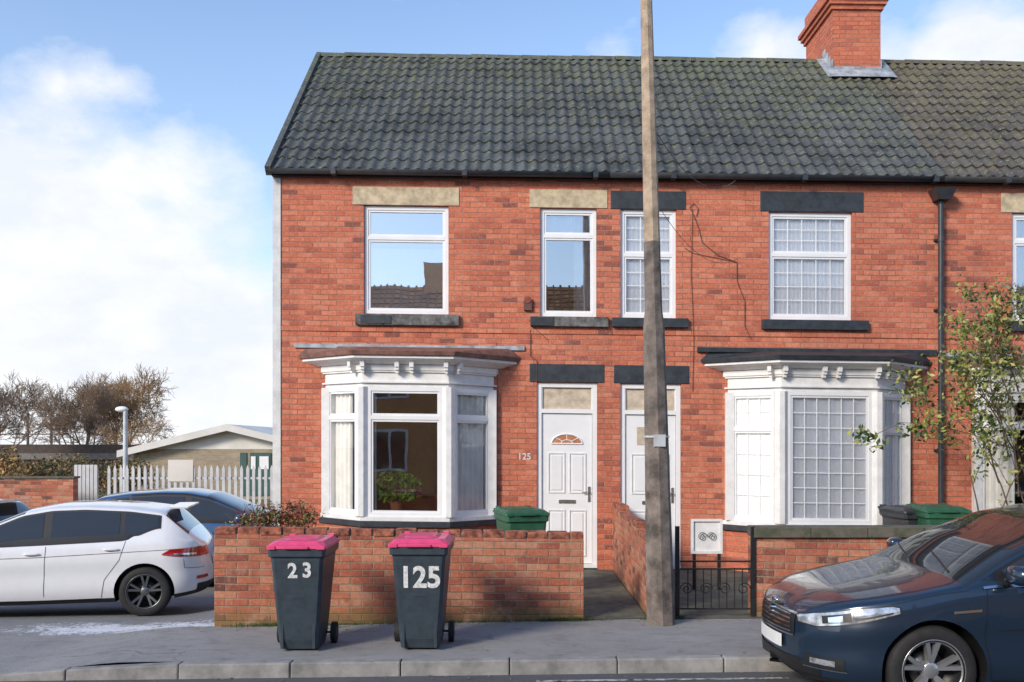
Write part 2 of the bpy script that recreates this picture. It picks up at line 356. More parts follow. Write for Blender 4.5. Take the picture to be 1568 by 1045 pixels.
def roof(root,x0,x1,mat,left_verge):
    mb=MB(); P=.165; nrow=14; per=8
    N=int(round((x1-x0)/P))*per; rnd=random.Random(int(x0*10)+50)
    def wave(x):
        q=(x/P)%1.0; c=.5+.5*math.cos(2*math.pi*q); return .038*c**1.3
    for r in range(nrow):
        s0=r/nrow-.004; s1=(r+1)/nrow+.01
        vs=[];fs=[]
        jit=[rnd.uniform(-.006,.009) for _ in range(N//(2*per)+2)]; js=[rnd.uniform(-.005,.005) for _ in jit]
        for i in range(N+1):
            x=x0+(x1-x0)*i/N; w=wave(x); j=jit[i//(2*per)]; d=js[i//(2*per)]
            vs+= [slope_pt(x,s0+d,-.01),slope_pt(x,s0+d,w+.032+j),slope_pt(x,s1,w+.004)]
        for i in range(N):
            a=3*i; fs+=[(a,a+3,a+4,a+1),(a+1,a+4,a+5,a+2)]
        mb.add(vs,[f for k,f in enumerate(fs) if k%2==0],mat,False); mb.add(vs,[f for k,f in enumerate(fs) if k%2==1],mat,True)
    mb.add([slope_pt(x0,0,-.02),slope_pt(x1,0,-.02),slope_pt(x1,1,-.02),slope_pt(x0,1,-.02)],[(0,1,2,3)],'black_plastic')
    mb.add([(x0,RY,RZ),(x1,RY,RZ),(x1,19.7,EZ),(x0,19.7,EZ)],[(0,1,2,3)],mat)
    x=x0
    while x<x1-.01:
        e=min(x+.45,x1)
        vs=[];n=8
        h=rnd.uniform(0,.012)
        for xx,rr in((x+.003,.115),(e-.003,.108)):
            for i in range(n+1):
                a=math.pi*(i/n)*1.0; vs.append((xx,RY-math.cos(a)*rr,RZ-.045+h+math.sin(a)*rr*.9))
        mb.add(vs,[(i,i+1,n+2+i,n+1+i) for i in range(n)],mat,True); mb.add(vs,[tuple(range(n+1)),tuple(range(2*n+1,n,-1))],mat)
        x=e
    if left_verge:
        vs=[]
        for xx in (x0-.05,x0+.03):
            vs+=[slope_pt(xx,-.01,-.06),slope_pt(xx,-.01,.075),slope_pt(xx,1,.075),slope_pt(xx,1,-.06)]
        mb.add(vs,[(0,1,2,3),(7,6,5,4),(1,5,6,2),(0,4,5,1)],mat)
    return mb.build('roof',root,slope=K,recalc=False)
def lintel(mb,px0,px1,py0,py1,mat,proj=.012):
    c=(px0+px1)/2; mb.box(fx(px0),fx(px1),YF-proj,YF+.10,fz(py1,c)+.003,fz(py0,c),mat)
def sill(mb,px0,px1,py0,py1,mat):
    c=(px0+px1)/2; mb.box(fx(px0),fx(px1),YF-.07,YF+.13,fz(py1,c),fz(py0,c),mat)
def flat_window(parts,px0,px1,py0,py1,pyt,glass,cols=0,rl=0,ru=0,cur=None):
    c=(px0+px1)/2; x0,x1=fx(px0),fx(px1); z0,z1=fz(py1,c),fz(py0,c)
    parts['holes'].append((x0,x1,z0,z1))
    framed(parts['frames'],parts['glass'],(x0+.004,YF+.04),(1,0),(0,-1),x1-x0-.008,z0+.004,z1-.004,fz(pyt,c),glass,cols=cols,rl=rl,ru=ru)
    O=(x0,YF+.05); t=(1,0); n=(0,-1); w=x1-x0; m=parts['soft']
    if cur=='right':
        drape(m,O,t,n,w*.60,w,z0,z1,.11,'curtain',tilt=-.2)
        drape(m,O,t,n,w*.1,w*.9,z1-.42,z1-.1,.10,'net',amp=.03,per=.2)
    elif cur=='net': drape(m,O,t,n,0,w,z0,z1,.062,'net',amp=.003,per=.06)
    elif cur=='low': drape(m,O,t,n,0,w,z0,z0+(z1-z0)*.62,.07,'net',amp=.003,per=.1)
    m.box(x0-.05,x1+.05,YF+.125,YF+.35,z0-.04,z0-.002,'white_paint')
def door(parts,px0,px1,py0,lint,half_moon,root):
    c=(px0+px1)/2; x0,x1=fx(px0),fx(px1); z1=fz(py0,c); z0=.24
    parts['holes'].append((x0,x1,.0,z1)); f=parts['door']; y=YF+.05
    f.box(x0+.003,x0+.07,y-.02,y+.06,z0,z1-.003,'upvc'); f.box(x1-.07,x1-.003,y-.02,y+.06,z0,z1-.003,'upvc'); f.box(x0+.07,x1-.07,y-.02,y+.06,z1-.07,z1-.003,'upvc')
    zf=z1-.38; f.box(x0+.07,x1-.07,y-.02,y+.06,zf-.06,zf,'upvc')
    f.box(x0+.07,x1-.07,y+.015,y+.03,zf,z1-.07,'amber_glass')
    for k in ((x0+.07,x0+.085),(x1-.085,x1-.07)): f.box(k[0],k[1],y-.008,y+.014,zf,z1-.07,'upvc')
    f.box(x0+.003,x1-.003,y-.06,y+.12,z0-.05,z0-.001,'white_paint')
    a,b=x0+.075,x1-.075; zt=zf-.065; f.box(a,b,y+.008,y+.05,z0+.005,zt,'upvc')
    w=b-a; hgt=zt-z0
    def panel(u0,u1,v0,v1):
        X0,X1,Z0,Z1=a+w*u0,a+w*u1,z0+hgt*v0,z0+hgt*v1; t=.018
        for q in ((X0,X1,Z0,Z0+t),(X0,X1,Z1-t,Z1),(X0,X0+t,Z0+t,Z1-t),(X1-t,X1,Z0+t,Z1-t)): f.box(q[0],q[1],y-.004,y+.007,q[2],q[3],'white_paint')
        f.box(X0+.045,X1-.045,y-.002,y+.0075,Z0+.045,Z1-.045,'upvc')
    for u in ((.12,.46),(.54,.88)): panel(*u,.05,.36); panel(*u,.47,.74)
    if half_moon:
        cx=(a+b)/2; cz=z0+hgt*.80; n=14; R=w*.29
        vs=[(cx,y+.002,cz)]+[(cx+R*math.cos(math.pi*i/n),y+.002,cz+R*.62*math.sin(math.pi*i/n)) for i in range(n+1)]
        f.add(vs,[(0,i,i+1) for i in range(1,n+1)],'terracotta')
        pts=[(cx+R*1.06*math.cos(math.pi*i/n),y,cz+R*.66*math.sin(math.pi*i/n)) for i in range(n+1)]; f.tube(pts+[pts[0]],.011,6,'upvc')
        f.tube([(cx+R*.4*math.cos(math.pi*i/n),y,cz+R*.26*math.sin(math.pi*i/n)) for i in range(n+1)],.007,5,'upvc')
        for an in (40,90,140):
            q=math.radians(an); f.cyl((cx+R*.4*math.cos(q),y,cz+R*.26*math.sin(q)),(cx+R*math.cos(q),y,cz+R*.62*math.sin(q)),.007,.007,5,'upvc')
    else:
        f.box((a+b)/2-.27*w,(a+b)/2+.27*w,y-.001,y+.0075,z0+hgt*.80,z0+hgt*.92,'amber_glass')
    zl=z0+hgt*.415; f.box((a+b)/2-.12,(a+b)/2+.12,y-.008,y+.0076,zl-.025,zl+.025,'brass')
    zh=z0+hgt*.47; f.box(b-.06,b-.025,y-.006,y+.0077,zh-.12,zh+.1,'brass'); f.cyl((b-.04,y-.04,zh+.02),(b-.15,y-.045,zh+.02),.009,.009,8,'brass'); f.cyl((b-.04,y,zh+.02),(b-.04,y-.042,zh+.02),.009,.009,8,'brass')
    f.box(x0-.08,x1+.08,YF-.32,YF-.003,0,z0-.09,'stone_grey'); f.box(x0+.003,x1-.003,YF-.002,YF+.3,0,z0-.052,'stone_black')
    lintel(parts['stone'],*lint)
def off_poly(xc,hw,hf,d,o,back=0):
    L=math.hypot(hw-hf,d); t=((hw-hf)/L,-d/L); n=(-d/L,-(hw-hf)/L)
    p=(-hw+o*n[0],o*n[1])
    s1=(-(d+o)-p[1])/t[1]; fl=(p[0]+t[0]*s1,-(d+o)); s0=(back-p[1])/t[1]; wl=(p[0]+t[0]*s0,back)
    q=[wl,fl,(-fl[0],fl[1]),(-wl[0],back)]
    return [(xc+a,YF+b) for a,b in q]
def bay(root,parts,xc,hw,hf,d,style,z0,z1,edge,zt,clipx=None):
    mb=MB(); fm=MB(); gm=parts['glass']; so=parts['soft']
    parts['holes'].append((xc-hw+.12,xc+hw-.12,z0,z1-.02))
    def layer(o,a,b,mat,o2=None):
        A=off_poly(xc,hw,hf,d,o); B=off_poly(xc,hw,hf,d,o if o2 is None else o2)
        mb.prism([(x,y,a) for x,y in A],[(x,y,b) for x,y in B],mat)
    layer(0,-.1,z0-.14,parts['brick']); layer(.05,z0-.139,z0-.06,'stone_black'); layer(.035,z0-.059,z0-.001,'white_paint')
    layer(-.015,z1+.001,z1+.05,'white_paint'); layer(.02,z1+.051,z1+.075,'white_paint'); layer(-.012,z1+.076,z1+.20,'white_paint')
    layer(.015,z1+.201,z1+.225,'white_paint'); layer(.03,z1+.226,z1+.31,'white_paint'); layer(.06,z1+.311,z1+.345,'white_paint',.13)
    layer(.14,z1+.346,z1+.375,'white_paint',.20); layer(.205,z1+.376,z1+.415,'white_paint')
    layer(.235,z1+.416,z1+.475,edge,.25)
    A=off_poly(xc,hw,hf,d,.24); top=[(xc-hw-.22,YF-.002),(xc-hf-.1,YF-.05),(xc+hf+.1,YF-.05),(xc+hw+.22,YF-.002)]
    dark=edge=='stone_black'
    mb.prism([(x,y,z1+.476) for x,y in A],[(x,y,z1+.60) for x,y in top],'stone_black' if dark else 'bay_edge')
    if not dark: mb.box(xc-hw-.42,xc+hw+.42,YF-.03,YF-.003,z1+.575,z1+.635,'lead')
    else: mb.box(xc-hw-.42,xc+hw+.42,YF-.05,YF-.003,z1+.575,z1+.645,'stone_black')
    P=off_poly(xc,hw,hf,d,0)
    segs=[(P[0],P[1]),(P[1],P[2]),(P[2],P[3])]
    for si,(a,b) in enumerate(segs):
        L=math.hypot(b[0]-a[0],b[1]-a[1]); t=((b[0]-a[0])/L,(b[1]-a[1])/L); n=(t[1],-t[0])
        if n[1]>0: n=(-n[0],-n[1])
        u0=.075; u1=L-.075
        if si==0: u0,u1=.06,L-.075
        if si==2: u0,u1=.075,L-.06
        O=(a[0]+t[0]*u0,a[1]+t[1]*u0)
        w=u1-u0
        if style=='plain':
            framed(fm,gm,O,t,n,w,z0+.0,z1,zt,'glass_bay' if si==1 else 'glass_lo',fr=.055)
        else:
            if si==1: framed(fm,gm,O,t,n,w,z0,z1,None,'glass_lo',cols=6,rl=8)
            else: framed(fm,gm,O,t,n,w,z0,z1,zt,'glass_lo',cols=3,rl=4,ru=2)
        if style=='plain':
            if si==0: drape(so,O,t,n,0.02,w*.66,z0,z1,.09,'curtain')
            if si==2: drape(so,O,t,n,.0,w,z0,z1,.09,'curtain')
            if si==1: drape(so,O,t,n,-.02,.12,z0,z1,.10,'curtain')
        else:
            drape(so,O,t,n,0,w,z0,z1,.064,'net',amp=.005,per=.16)
    for (x,y) in (P[1],P[2]):
        n=8; r=.095
        mb.prism([(x+r*math.cos(k*math.pi/4+.39),y+.035+r*math.sin(k*math.pi/4+.39),z0) for k in range(n)],[(x+r*math.cos(k*math.pi/4+.39),y+.035+r*math.sin(k*math.pi/4+.39),z1) for k in range(n)],'white_paint')
    for sx in (-1,1):
        mb.box(xc+sx*(hw-.04)-.06,xc+sx*(hw-.04)+.06,YF-.085,YF+.02,z0,z1,'white_paint')
    def bracket(x,y,nx,ny):
        for (w_,p,za,zb) in ((.030,.10,.265,.345),(.026,.08,.225,.266),(.022,.055,.185,.226)):
            t=(-ny,nx); mb.obox((x,y),t,(nx,ny),-w_,w_,-.02,p,z1+za,z1+zb,'white_paint')
    yy=P[1][1]-.03
    for bx in (-hf+.03,-.10,.10,hf-.03): bracket(xc+bx,yy,0,-1)
    for sx in (-1,1):
        L=math.hypot(hw-hf,d); nx,ny=sx*d/L,-(hw-hf)/L
        X=xc+sx*(hf+(hw-hf)*.14); Y=YF-d+d*.14; bracket(X+nx*.03,Y+ny*.03,nx,ny)
    so.prism([(x,y,z0-.0) for x,y in off_poly(xc,hw,hf,d,-.08,.2)],[(x,y,z0+.012) for x,y in off_poly(xc,hw,hf,d,-.08,.2)],'white_paint')
    mb.build('bay_surround',root,slope=K,bevel=.004); fm.build('bay_windows',root,slope=K)
def newparts(brick): return dict(holes=[],frames=MB(),glass=MB(),soft=MB(),door=MB(),stone=MB(),trim=MB(),brick=brick)
def finish(root,parts,x0,x1,last=False,room='interior'):
    w=MB(); wall_holes(w,x0,x1,-.6,EZ+.02,parts['holes'],YF,parts['brick'])
    w.box(max(x0,fx(430)+.001),x1,YF-.012,YF-.001,fz(510,700),fz(503,700),parts['brick'])
    w.add([(x0,19.6,-.6),(x1,19.6,-.6),(x1,19.6,EZ),(x0,19.6,EZ)],[(0,1,2,3)],parts['brick'])
    w.add([(x0,YF,-.6),(x0,19.6,-.6),(x0,19.6,EZ),(x0,RY,RZ-.06),(x0,YF,EZ)],[(0,1,2,3,4)],parts['brick'])
    if last: w.add([(x1,YF,-.6),(x1,19.6,-.6),(x1,19.6,EZ),(x1,RY,RZ-.06),(x1,YF,EZ)],[(0,1,2,3,4)],parts['brick'])
    w.build('walls',root,slope=K,recalc=False)
    it=MB(); y0=YF+.121
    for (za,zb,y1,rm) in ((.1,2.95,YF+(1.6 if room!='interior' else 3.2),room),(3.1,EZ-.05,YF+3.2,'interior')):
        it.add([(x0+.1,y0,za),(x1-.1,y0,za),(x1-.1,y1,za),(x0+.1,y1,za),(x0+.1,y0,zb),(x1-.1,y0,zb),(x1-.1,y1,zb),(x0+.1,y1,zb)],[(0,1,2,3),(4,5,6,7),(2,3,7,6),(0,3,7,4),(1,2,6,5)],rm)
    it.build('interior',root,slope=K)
    parts['frames'].build('window_frames',root,slope=K,bevel=.003); parts['glass'].build('window_glass',root,slope=K,recalc=False)
    parts['soft'].build('curtains',root,slope=K); parts['door'].build('front_door',root,slope=K,bevel=.003); parts['stone'].build('lintels_and_sills',root,slope=K,bevel=.006)
    t=parts['trim']
    t.box(x0,x1,YF-.08,YF-.016,EZ-.06,EZ+.02,'black_plastic')
    n=8; vs=[]
    for xx in (x0-(.06 if x0<-3 else 0),x1):
        for i in range(n+1):
            a=math.pi+math.pi*i/n; vs.append((xx,YF-.15+.06*math.cos(a),EZ+.015+.065*math.sin(a)))
    t.add(vs,[(i,i+1,n+2+i,n+1+i) for i in range(n)]+[tuple(range(n+1)),tuple(range(2*n+1,n,-1))],'black_plastic',True)
    x=x0+.9
    while x<x1: t.box(x-.035,x+.035,YF-.215,YF-.081,EZ-.058,EZ+.018,'black_plastic'); x+=1.85
    t.build('gutter',root,slope=K)
XA=fx(418); XB=fx(932); XC=fx(1437); XD=11.2
h1=empty('brick_house'); p=newparts('house_brick')
flat_window(p,557,687,315,481,364,'glass_hi',cur='low'); flat_window(p,827,914,319,485,361,'glass_mid',cur='right')
lintel(p['stone'],540,703,287,315,'stone_cream'); lintel(p['stone'],811,930,291,319,'stone_cream')
sill(p['stone'],545,703,482,499,'stone_grey'); sill(p['stone'],812,931,486,501,'stone_grey')
p['stone'].box(fx(553),fx(600),YF-.08,YF-.071,fz(497,600),fz(484,600),'stone_black')
p['stone'].box(fx(812),fx(848),YF-.08,YF-.071,fz(500,848),fz(487,848),'stone_black')
door(p,822,915,586,(811,925,558,586,'stone_black'),True,h1)
bay(h1,p,-1.465,1.225,.60,.55,'plain',.93,2.71,'bay_edge',2.29)
p['trim'].box(XA-.001,fx(430),YF-.016,YF+.05,-.3,EZ-.07,'white_render')
p['trim'].cyl((fx(808),YF,fz(460,808)),(fx(808),YF-.06,fz(460,808)),.05,.05,10,'leaf_red'); p['trim'].box(fx(802),fx(814),YF-.05,YF-.0,fz(476,808),fz(462,808),'cable')
pl=p['soft']
for i in range(620):
    a=random.random()*6.28; r=random.random()**.5
    pl.leaf((fx(610)+.38*r*math.cos(a),YF-.40+.07*r*math.sin(a),1.32+random.uniform(-.20,.24)*(1.1-r*.5)),random.uniform(.04,.075),'leaf_indoor' if random.random()<.75 else 'leaf_green')
pl.cyl((fx(612),YF-.34,.945),(fx(612),YF-.34,1.14),.08,.1,14,'terracotta')
finish(h1,p,XA,XB,room='interior_reflected'); roof(h1,XA-.01,XB,'tile_dark',True)
text('125',(fx(803),YF-.004,fz(700,803)),.13,'digits',h1,'house_number')
h2=empty('brick_house'); p=newparts('house_brick_b')
flat_window(p,950,1036,321,487,390,'glass_lo',3,4,3,'net'); flat_window(p,1177,1305,325,490,390,'glass_lo',5,4,3,'net')
lintel(p['stone'],935,1050,293,321,'stone_black'); lintel(p['stone'],1164,1322,294,325,'stone_black')
sill(p['stone'],937,1053,488,502,'stone_black'); sill(p['stone'],1166,1328,491,506,'stone_black')
door(p,950,1043,588,(940,1055,560,588,'stone_black'),False,h2)
bay(h2,p,4.355,1.29,.665,.55,'bars',.90,2.72,'stone_black',2.2)
t=p['trim']; xx=fx(1437)-.002
t.prism([(xx-.09,YF-.19,EZ-.30),(xx+.09,YF-.19,EZ-.30),(xx+.09,YF-.02,EZ-.30),(xx-.09,YF-.02,EZ-.30)],[(xx-.16,YF-.24,EZ-.15),(xx+.16,YF-.24,EZ-.15),(xx+.16,YF-.02,EZ-.15),(xx-.16,YF-.02,EZ-.15)],'black_plastic')
t.cyl((xx,YF-.08,EZ-.29),(xx,YF-.08,.5),.038,.038,12,'black_plastic')
for z in (.9,1.9,2.9,3.9,4.9): t.cyl((xx,YF-.08,z),(xx,YF-.08,z+.07),.046,.046,12,'black_plastic'); t.box(xx-.07,xx+.07,YF-.04,YF-.002,z+.02,z+.05,'black_plastic')
finish(h2,p,XB,XC); roof(h2,XB,XC,'tile_dark',False)
cb=MB()
def cable(pts,r=.005,mat='cable',y=YF-.015):
    cb.tube([(fx(a),y,fz(b,a)) for a,b in pts],r,5,mat)
cable([(1062,330),(1070,352),(1075,372),(1100,392),(1128,402),(1128,430),(1140,462),(1140,500),(1150,520)])
cable([(1062,330),(1056,318),(1062,312),(1069,320),(1066,332)])
cable([(812,505),(812,545),(822,553),(822,585)]); cable([(810,490),(815,500),(838,520)],.004)
cable([(1128,402),(1060,388),(1048,380)],.004); cable([(760,525),(762,600),(760,700),(762,775)],.004); cable([(1060,320),(1058,420),(1062,520),(1060,600)],.004)
cb.build('facade_cables',h2,slope=K)
h3=empty('brick_house'); p=newparts('house_brick')
flat_window(p,1550,1680,327,492,370,'glass_mid',cur='net'); lintel(p['stone'],1533,1697,297,327,'stone_cream'); sill(p['stone'],1540,1697,493,509,'stone_black')
bay(h3,p,fx(1490)+1.25,1.25,.63,.55,'plain',.93,2.70,'bay_edge',2.29)
door(p,1850,1943,590,(1840,1955,562,590,'stone_black'),False,h3)
finish(h3,p,XC,XD,True); roof(h3,XC,XD,'tile_brown',False)
ch=MB(); a,b=5.58,6.41
ch.box(a,b,15.9,17.35,7.3,9.57,'chimney_brick')
for i,(z,o) in enumerate(((9.57,.04),(9.645,.08),(9.72,.12))): ch.box(a-o,b+o,15.9-o,17.35+o,z+.001,z+.075,'chimney_brick')
ch.box(a-.02,b+.02,15.88,17.37,9.796,10.1,'chimney_brick')
for q in (.25,.75):
    for yy in (16.2,16.9): ch.cyl((a+(b-a)*q,yy,10.1),(a+(b-a)*q,yy,10.55),.13,.11,14,'terracotta')
fl=[]
for (x,y) in ((a-.12,15.66),(b+.12,15.66),(b+.12,15.9),(a-.12,15.9)):
    s=(y-EY)/(RY-EY); fl.append(slope_pt(x,s,.09))
ch.add(fl,[(0,1,2,3)],'lead')
for (c0,c1) in ((a-.012,a-.001),(b+.001,b+.012)):
    for i in range(4):
        y0=15.9+i*.13; s=(y0-EY)/(RY-EY); z0=slope_pt(0,s,.05)[2]; ch.box(c0,c1,y0-.02,y0+.11,z0-.1,z0+.22,'lead')
z0=slope_pt(0,(15.9-EY)/(RY-EY),.05)[2]; ch.box(a-.012,b+.012,15.885,15.899,z0-.1,z0+.10,'lead')
for sgn,X in ((-1,a),(1,b)):
    vs=[slope_pt(X,(15.66-EY)/3.4,.09),slope_pt(X+sgn*.18,(15.66-EY)/3.4,.08),slope_pt(X+sgn*.18,.99,.08),slope_pt(X,.99,.09)]
    ch.add(vs,[(0,1,2,3)],'lead')
ch.build('chimney_stack',h2,slope=K,recalc=True)
# ---------------------------------------------------------------- ground
def hz(x,y): return -.35*sm((y-9)/5)*sm((-2.9-x)/1.2)
xs=[-600,-200,-80,-40,-20,-12]+[ -9+.25*i for i in range(36)]+[.5,2,5,10,20,60,200,600]; ys=[-600,-100,-30,-10,0,4,7]+[8+.25*i for i in range(30)]+[16,18,22,30,60,150,600]
g=MB(); vs=[(x,y,hz(x,y)) for y in ys for x in xs]; n=len(xs)
g.add(vs,[(j*n+i,j*n+i+1,(j+1)*n+i+1,(j+1)*n+i) for j in range(len(ys)-1) for i in range(n-1)],'ground_mat',True); g.build('ground',recalc=False)
kl=lambda x:7.70+.05*x
fl_=lambda x:9.42+.09*x if x<3 else 9.69
def pz(x): return .03+.09*sm((x+4.3)/1.1)
r=MB(); r.add([(-60,-1.5,.004),(60,-1.5,.004),(60,kl(60),.004),(-60,kl(-60),.004)],[(0,1,2,3)],'asphalt_road'); r.build('road',recalc=False)
pv=MB(); X=[-12,-8,-6,-5]+[-4.5+.15*i for i in range(13)]+[-2,0,2,4,8,14,25]
vs=[]
for x in X: vs+=[(x,kl(x)+.126,pz(x)),(x,(fl_(x) if x>-3.1 else 9.15)+.02,pz(x)),(x,(fl_(x) if x>-3.1 else 9.15)+.02,-.1),(x,kl(x)+.126,-.1)]
pv.add(vs,[(4*i+a_,4*i+4+a_,4*i+4+(a_+1)%4,4*i+(a_+1)%4) for i in range(len(X)-1) for a_ in range(3)],'asphalt_path',False); pv.build('pavement')
kb=MB(); x=-11.0
while x<22:
    e=x+.915; a0,a1=x+.004,e-.004; j=random.uniform(-.006,.006)
    kb.prism([(a0,kl(a0)+j,-.05),(a1,kl(a1)+j,-.05),(a1,kl(a1)+.124,-.05),(a0,kl(a0)+.124,-.05)],[(a0,kl(a0)+j+.012,pz(a0)+.004),(a1,kl(a1)+j+.012,pz(a1)+.004),(a1,kl(a1)+.124,pz(a1)+.004),(a0,kl(a0)+.124,pz(a0)+.004)],'kerb_stone'); x=e
kb.build('kerb',bevel=.012)
ln=MB(); ln.add([(.2,kl(.2)-.25,.008),(2.3,kl(2.3)-.25,.008),(2.3,kl(2.3)-.20,.008),(.2,kl(.2)-.20,.008)],[(0,1,2,3)],'road_paint'); 
for xx in (-14,-8,-2,4,10): ln.add([(xx,3.2,.008),(xx+3,3.3,.008),(xx+3,3.4,.008),(xx,3.3,.008)],[(0,1,2,3)],'road_paint')
ln.build('road_marking',recalc=False)
yd=MB(); yd.add([(-2.9,9.2,.124),(.74,9.5,.124),(.74,YF,.15),(-2.9,YF,.15)],[(0,1,2,3)],'path')
yd.add([(.741,9.50,.126),(1.42,9.56,.126),(1.42,YF,.152),(.741,YF,.152)],[(0,1,2,3)],'path'); yd.add([(1.55,9.56,.126),(11,9.70,.126),(11,YF,.152),(1.55,YF,.152)],[(0,1,2,3)],'path'); yd.build('garden_path',recalc=False)
lf=MB()
for i in range(300):
    x=random.uniform(-4,3); 
    if random.random()<.6: y=fl_(x)-.02-abs(random.gauss(0,.10)); z=pz(x)+.006
    elif random.random()<.5: y=kl(x)-abs(random.gauss(0,.12)); z=.012
    else: y=random.uniform(kl(x)+.1,fl_(x)); z=pz(x)+.008
    lf.leaf((x,y,z),random.uniform(.010,.026),'leaf_litter',flat=True)
for i in range(60):
    lf.leaf((random.uniform(.8,1.4),random.uniform(9.7,12.5),.14),random.uniform(.015,.03),'leaf_litter' if i%2 else 'leaf_green',flat=True)
lf.build('fallen_leaves',recalc=False)
wd=MB()
for i in range(1700):
    x=random.choice([random.uniform(-2.9,.7),random.gauss(-2.2,.25),random.gauss(.6,.15),random.gauss(1.6,.1)]); y=fl_(x)-.01-abs(random.gauss(0,.02))
    hgt=random.uniform(.015,.055)
    a=random.uniform(-.02,.02); wd.add([(x-.004,y,pz(x)),(x+.004,y,pz(x)),(x+a,y-.01,pz(x)+hgt)],[(0,1,2)],'leaf_green')
wd.build('grass',recalc=False)
# ---------------------------------------------------------------- garden walls
def gwall(name,x0,y0,L,ang,h0,h1,depth=.22,base_z=.1,coping='brick',k=.02):
    mb=MB(); rr=random.Random(3)
    mb.prism([(0,0,0),(L,0,0),(L,depth,0),(0,depth,0)],[(0,0,h0),(L,0,h1),(L,depth,h1),(0,depth,h0)],'garden_brick')
    if coping=='brick':
        x=0.0
        while x<L-.03:
            hh=h0+(h1-h0)*x/L; w=min(.215,L-x); o=rr.uniform(-.008,.014); z=rr.uniform(-.010,.010)
            if rr.random()>.05: mb.box(x+.006,x+w-.004,-.004+o,.103+o,hh-.005,hh+.062+z,'coping_brick')
            mb.box(x+.006,x+w-.004,.113+o,depth+o,hh-.005,hh+.060-z,'coping_brick'); 
            x+=.225
        mb.prism([(0,.008,h0-.002),(L,.008,h1-.002),(L,depth-.01,h1-.002),(0,depth-.01,h0-.002)],[(0,.012,h0+.05),(L,.012,h1+.05),(L,depth-.012,h1+.05),(0,depth-.012,h0+.05)],'concrete_post')
    else:
        x=0
        while x<L-.02:
            w=min(.6,L-x); mb.box(x+.003,x+w-.003,-.04,depth+.04,h0+.001,h0+.11,'coping'); x+=.6
    return mb.build(name,matrix=Matrix.Translation((x0,y0,base_z))@Matrix.Rotation(ang,4,'Z'),bevel=.006)
gwall('garden_wall',-2.98,9.15,3.74,math.atan(.09),.95,.86)
gwall('garden_wall',2.55,9.66,6.5,.004,.86,.86,coping='stone')
dw=MB(); st=[(9.75,10.5,.90),(10.5,11.3,.98),(11.3,12.2,.98),(12.2,YF-.02,1.05)]
for a0,b0,z in st:
    dw.box(1.44,1.56,a0+.001,b0-.001,.05,z,'garden_brick'); 
    y=a0
    while y<b0-.02: dw.box(1.435,1.565,y+.004,min(y+.22,b0)-.004,z+.001,z+.07+random.uniform(-.008,.006),'coping_brick'); y+=.225
dw.build('garden_wall',bevel=.004)
# ---------------------------------------------------------------- lamp post
lp=MB(); B=W(1012,953,9.3); bx=B[0]; zt_=lambda z: bx-(z-.12)*.0235
lp.cyl((bx,9.3,.10),(zt_(3.15),9.3,3.15),.145,.108,8,'concrete_post',False); lp.cyl((zt_(3.15),9.3,3.151),(zt_(3.3),9.3,3.3),.108,.09,8,'concrete_post',False)
lp.cyl((zt_(3.3),9.3,3.301),(zt_(4.0),9.3,4.0),.09,.083,8,'concrete_post',False); lp.cyl((zt_(4.0),9.3,4.001),(zt_(7.6),9.3,7.6),.083,.05,8,'concrete_sunlit',False)
lp.tube([(zt_(7.6),9.3,7.55),(zt_(7.6),9.1,7.9),(zt_(7.6),8.5,8.1),(zt_(7.6),8.0,8.12)],.035,8,'galv'); lp.ell((zt_(7.6),7.75,8.08),(.13,.35,.09),'galv')
zz=W(0,675,9.3)[2]; lp.box(zt_(zz)-.05,zt_(zz)+.07,9.17,9.176,zz-.06,zz+.06,'galv'); lp.cyl((zt_(zz),9.3,zz+.03),(zt_(zz),9.3,zz+.05),.130,.130,16,'galv')
lp.build('street_lamp')
wr=MB()
def wire(p,q,sag,r=.006,n=14):
    pts=[]
    for i in range(n+1):
        s=i/n; pts.append((p[0]+(q[0]-p[0])*s,p[1]+(q[1]-p[1])*s,p[2]+(q[2]-p[2])*s-sag*4*s*(1-s)))
    wr.tube(pts,r,4,'stone_grey')
wire((zt_(5.2),9.3,5.25),(fx(1125),YF-.1,fz(283,1125)),.35,.005); wire((zt_(4.5),9.3,4.5),(fx(1128),YF-.05,fz(402,1128)),.3,.003)
wr.build('overhead_wire')
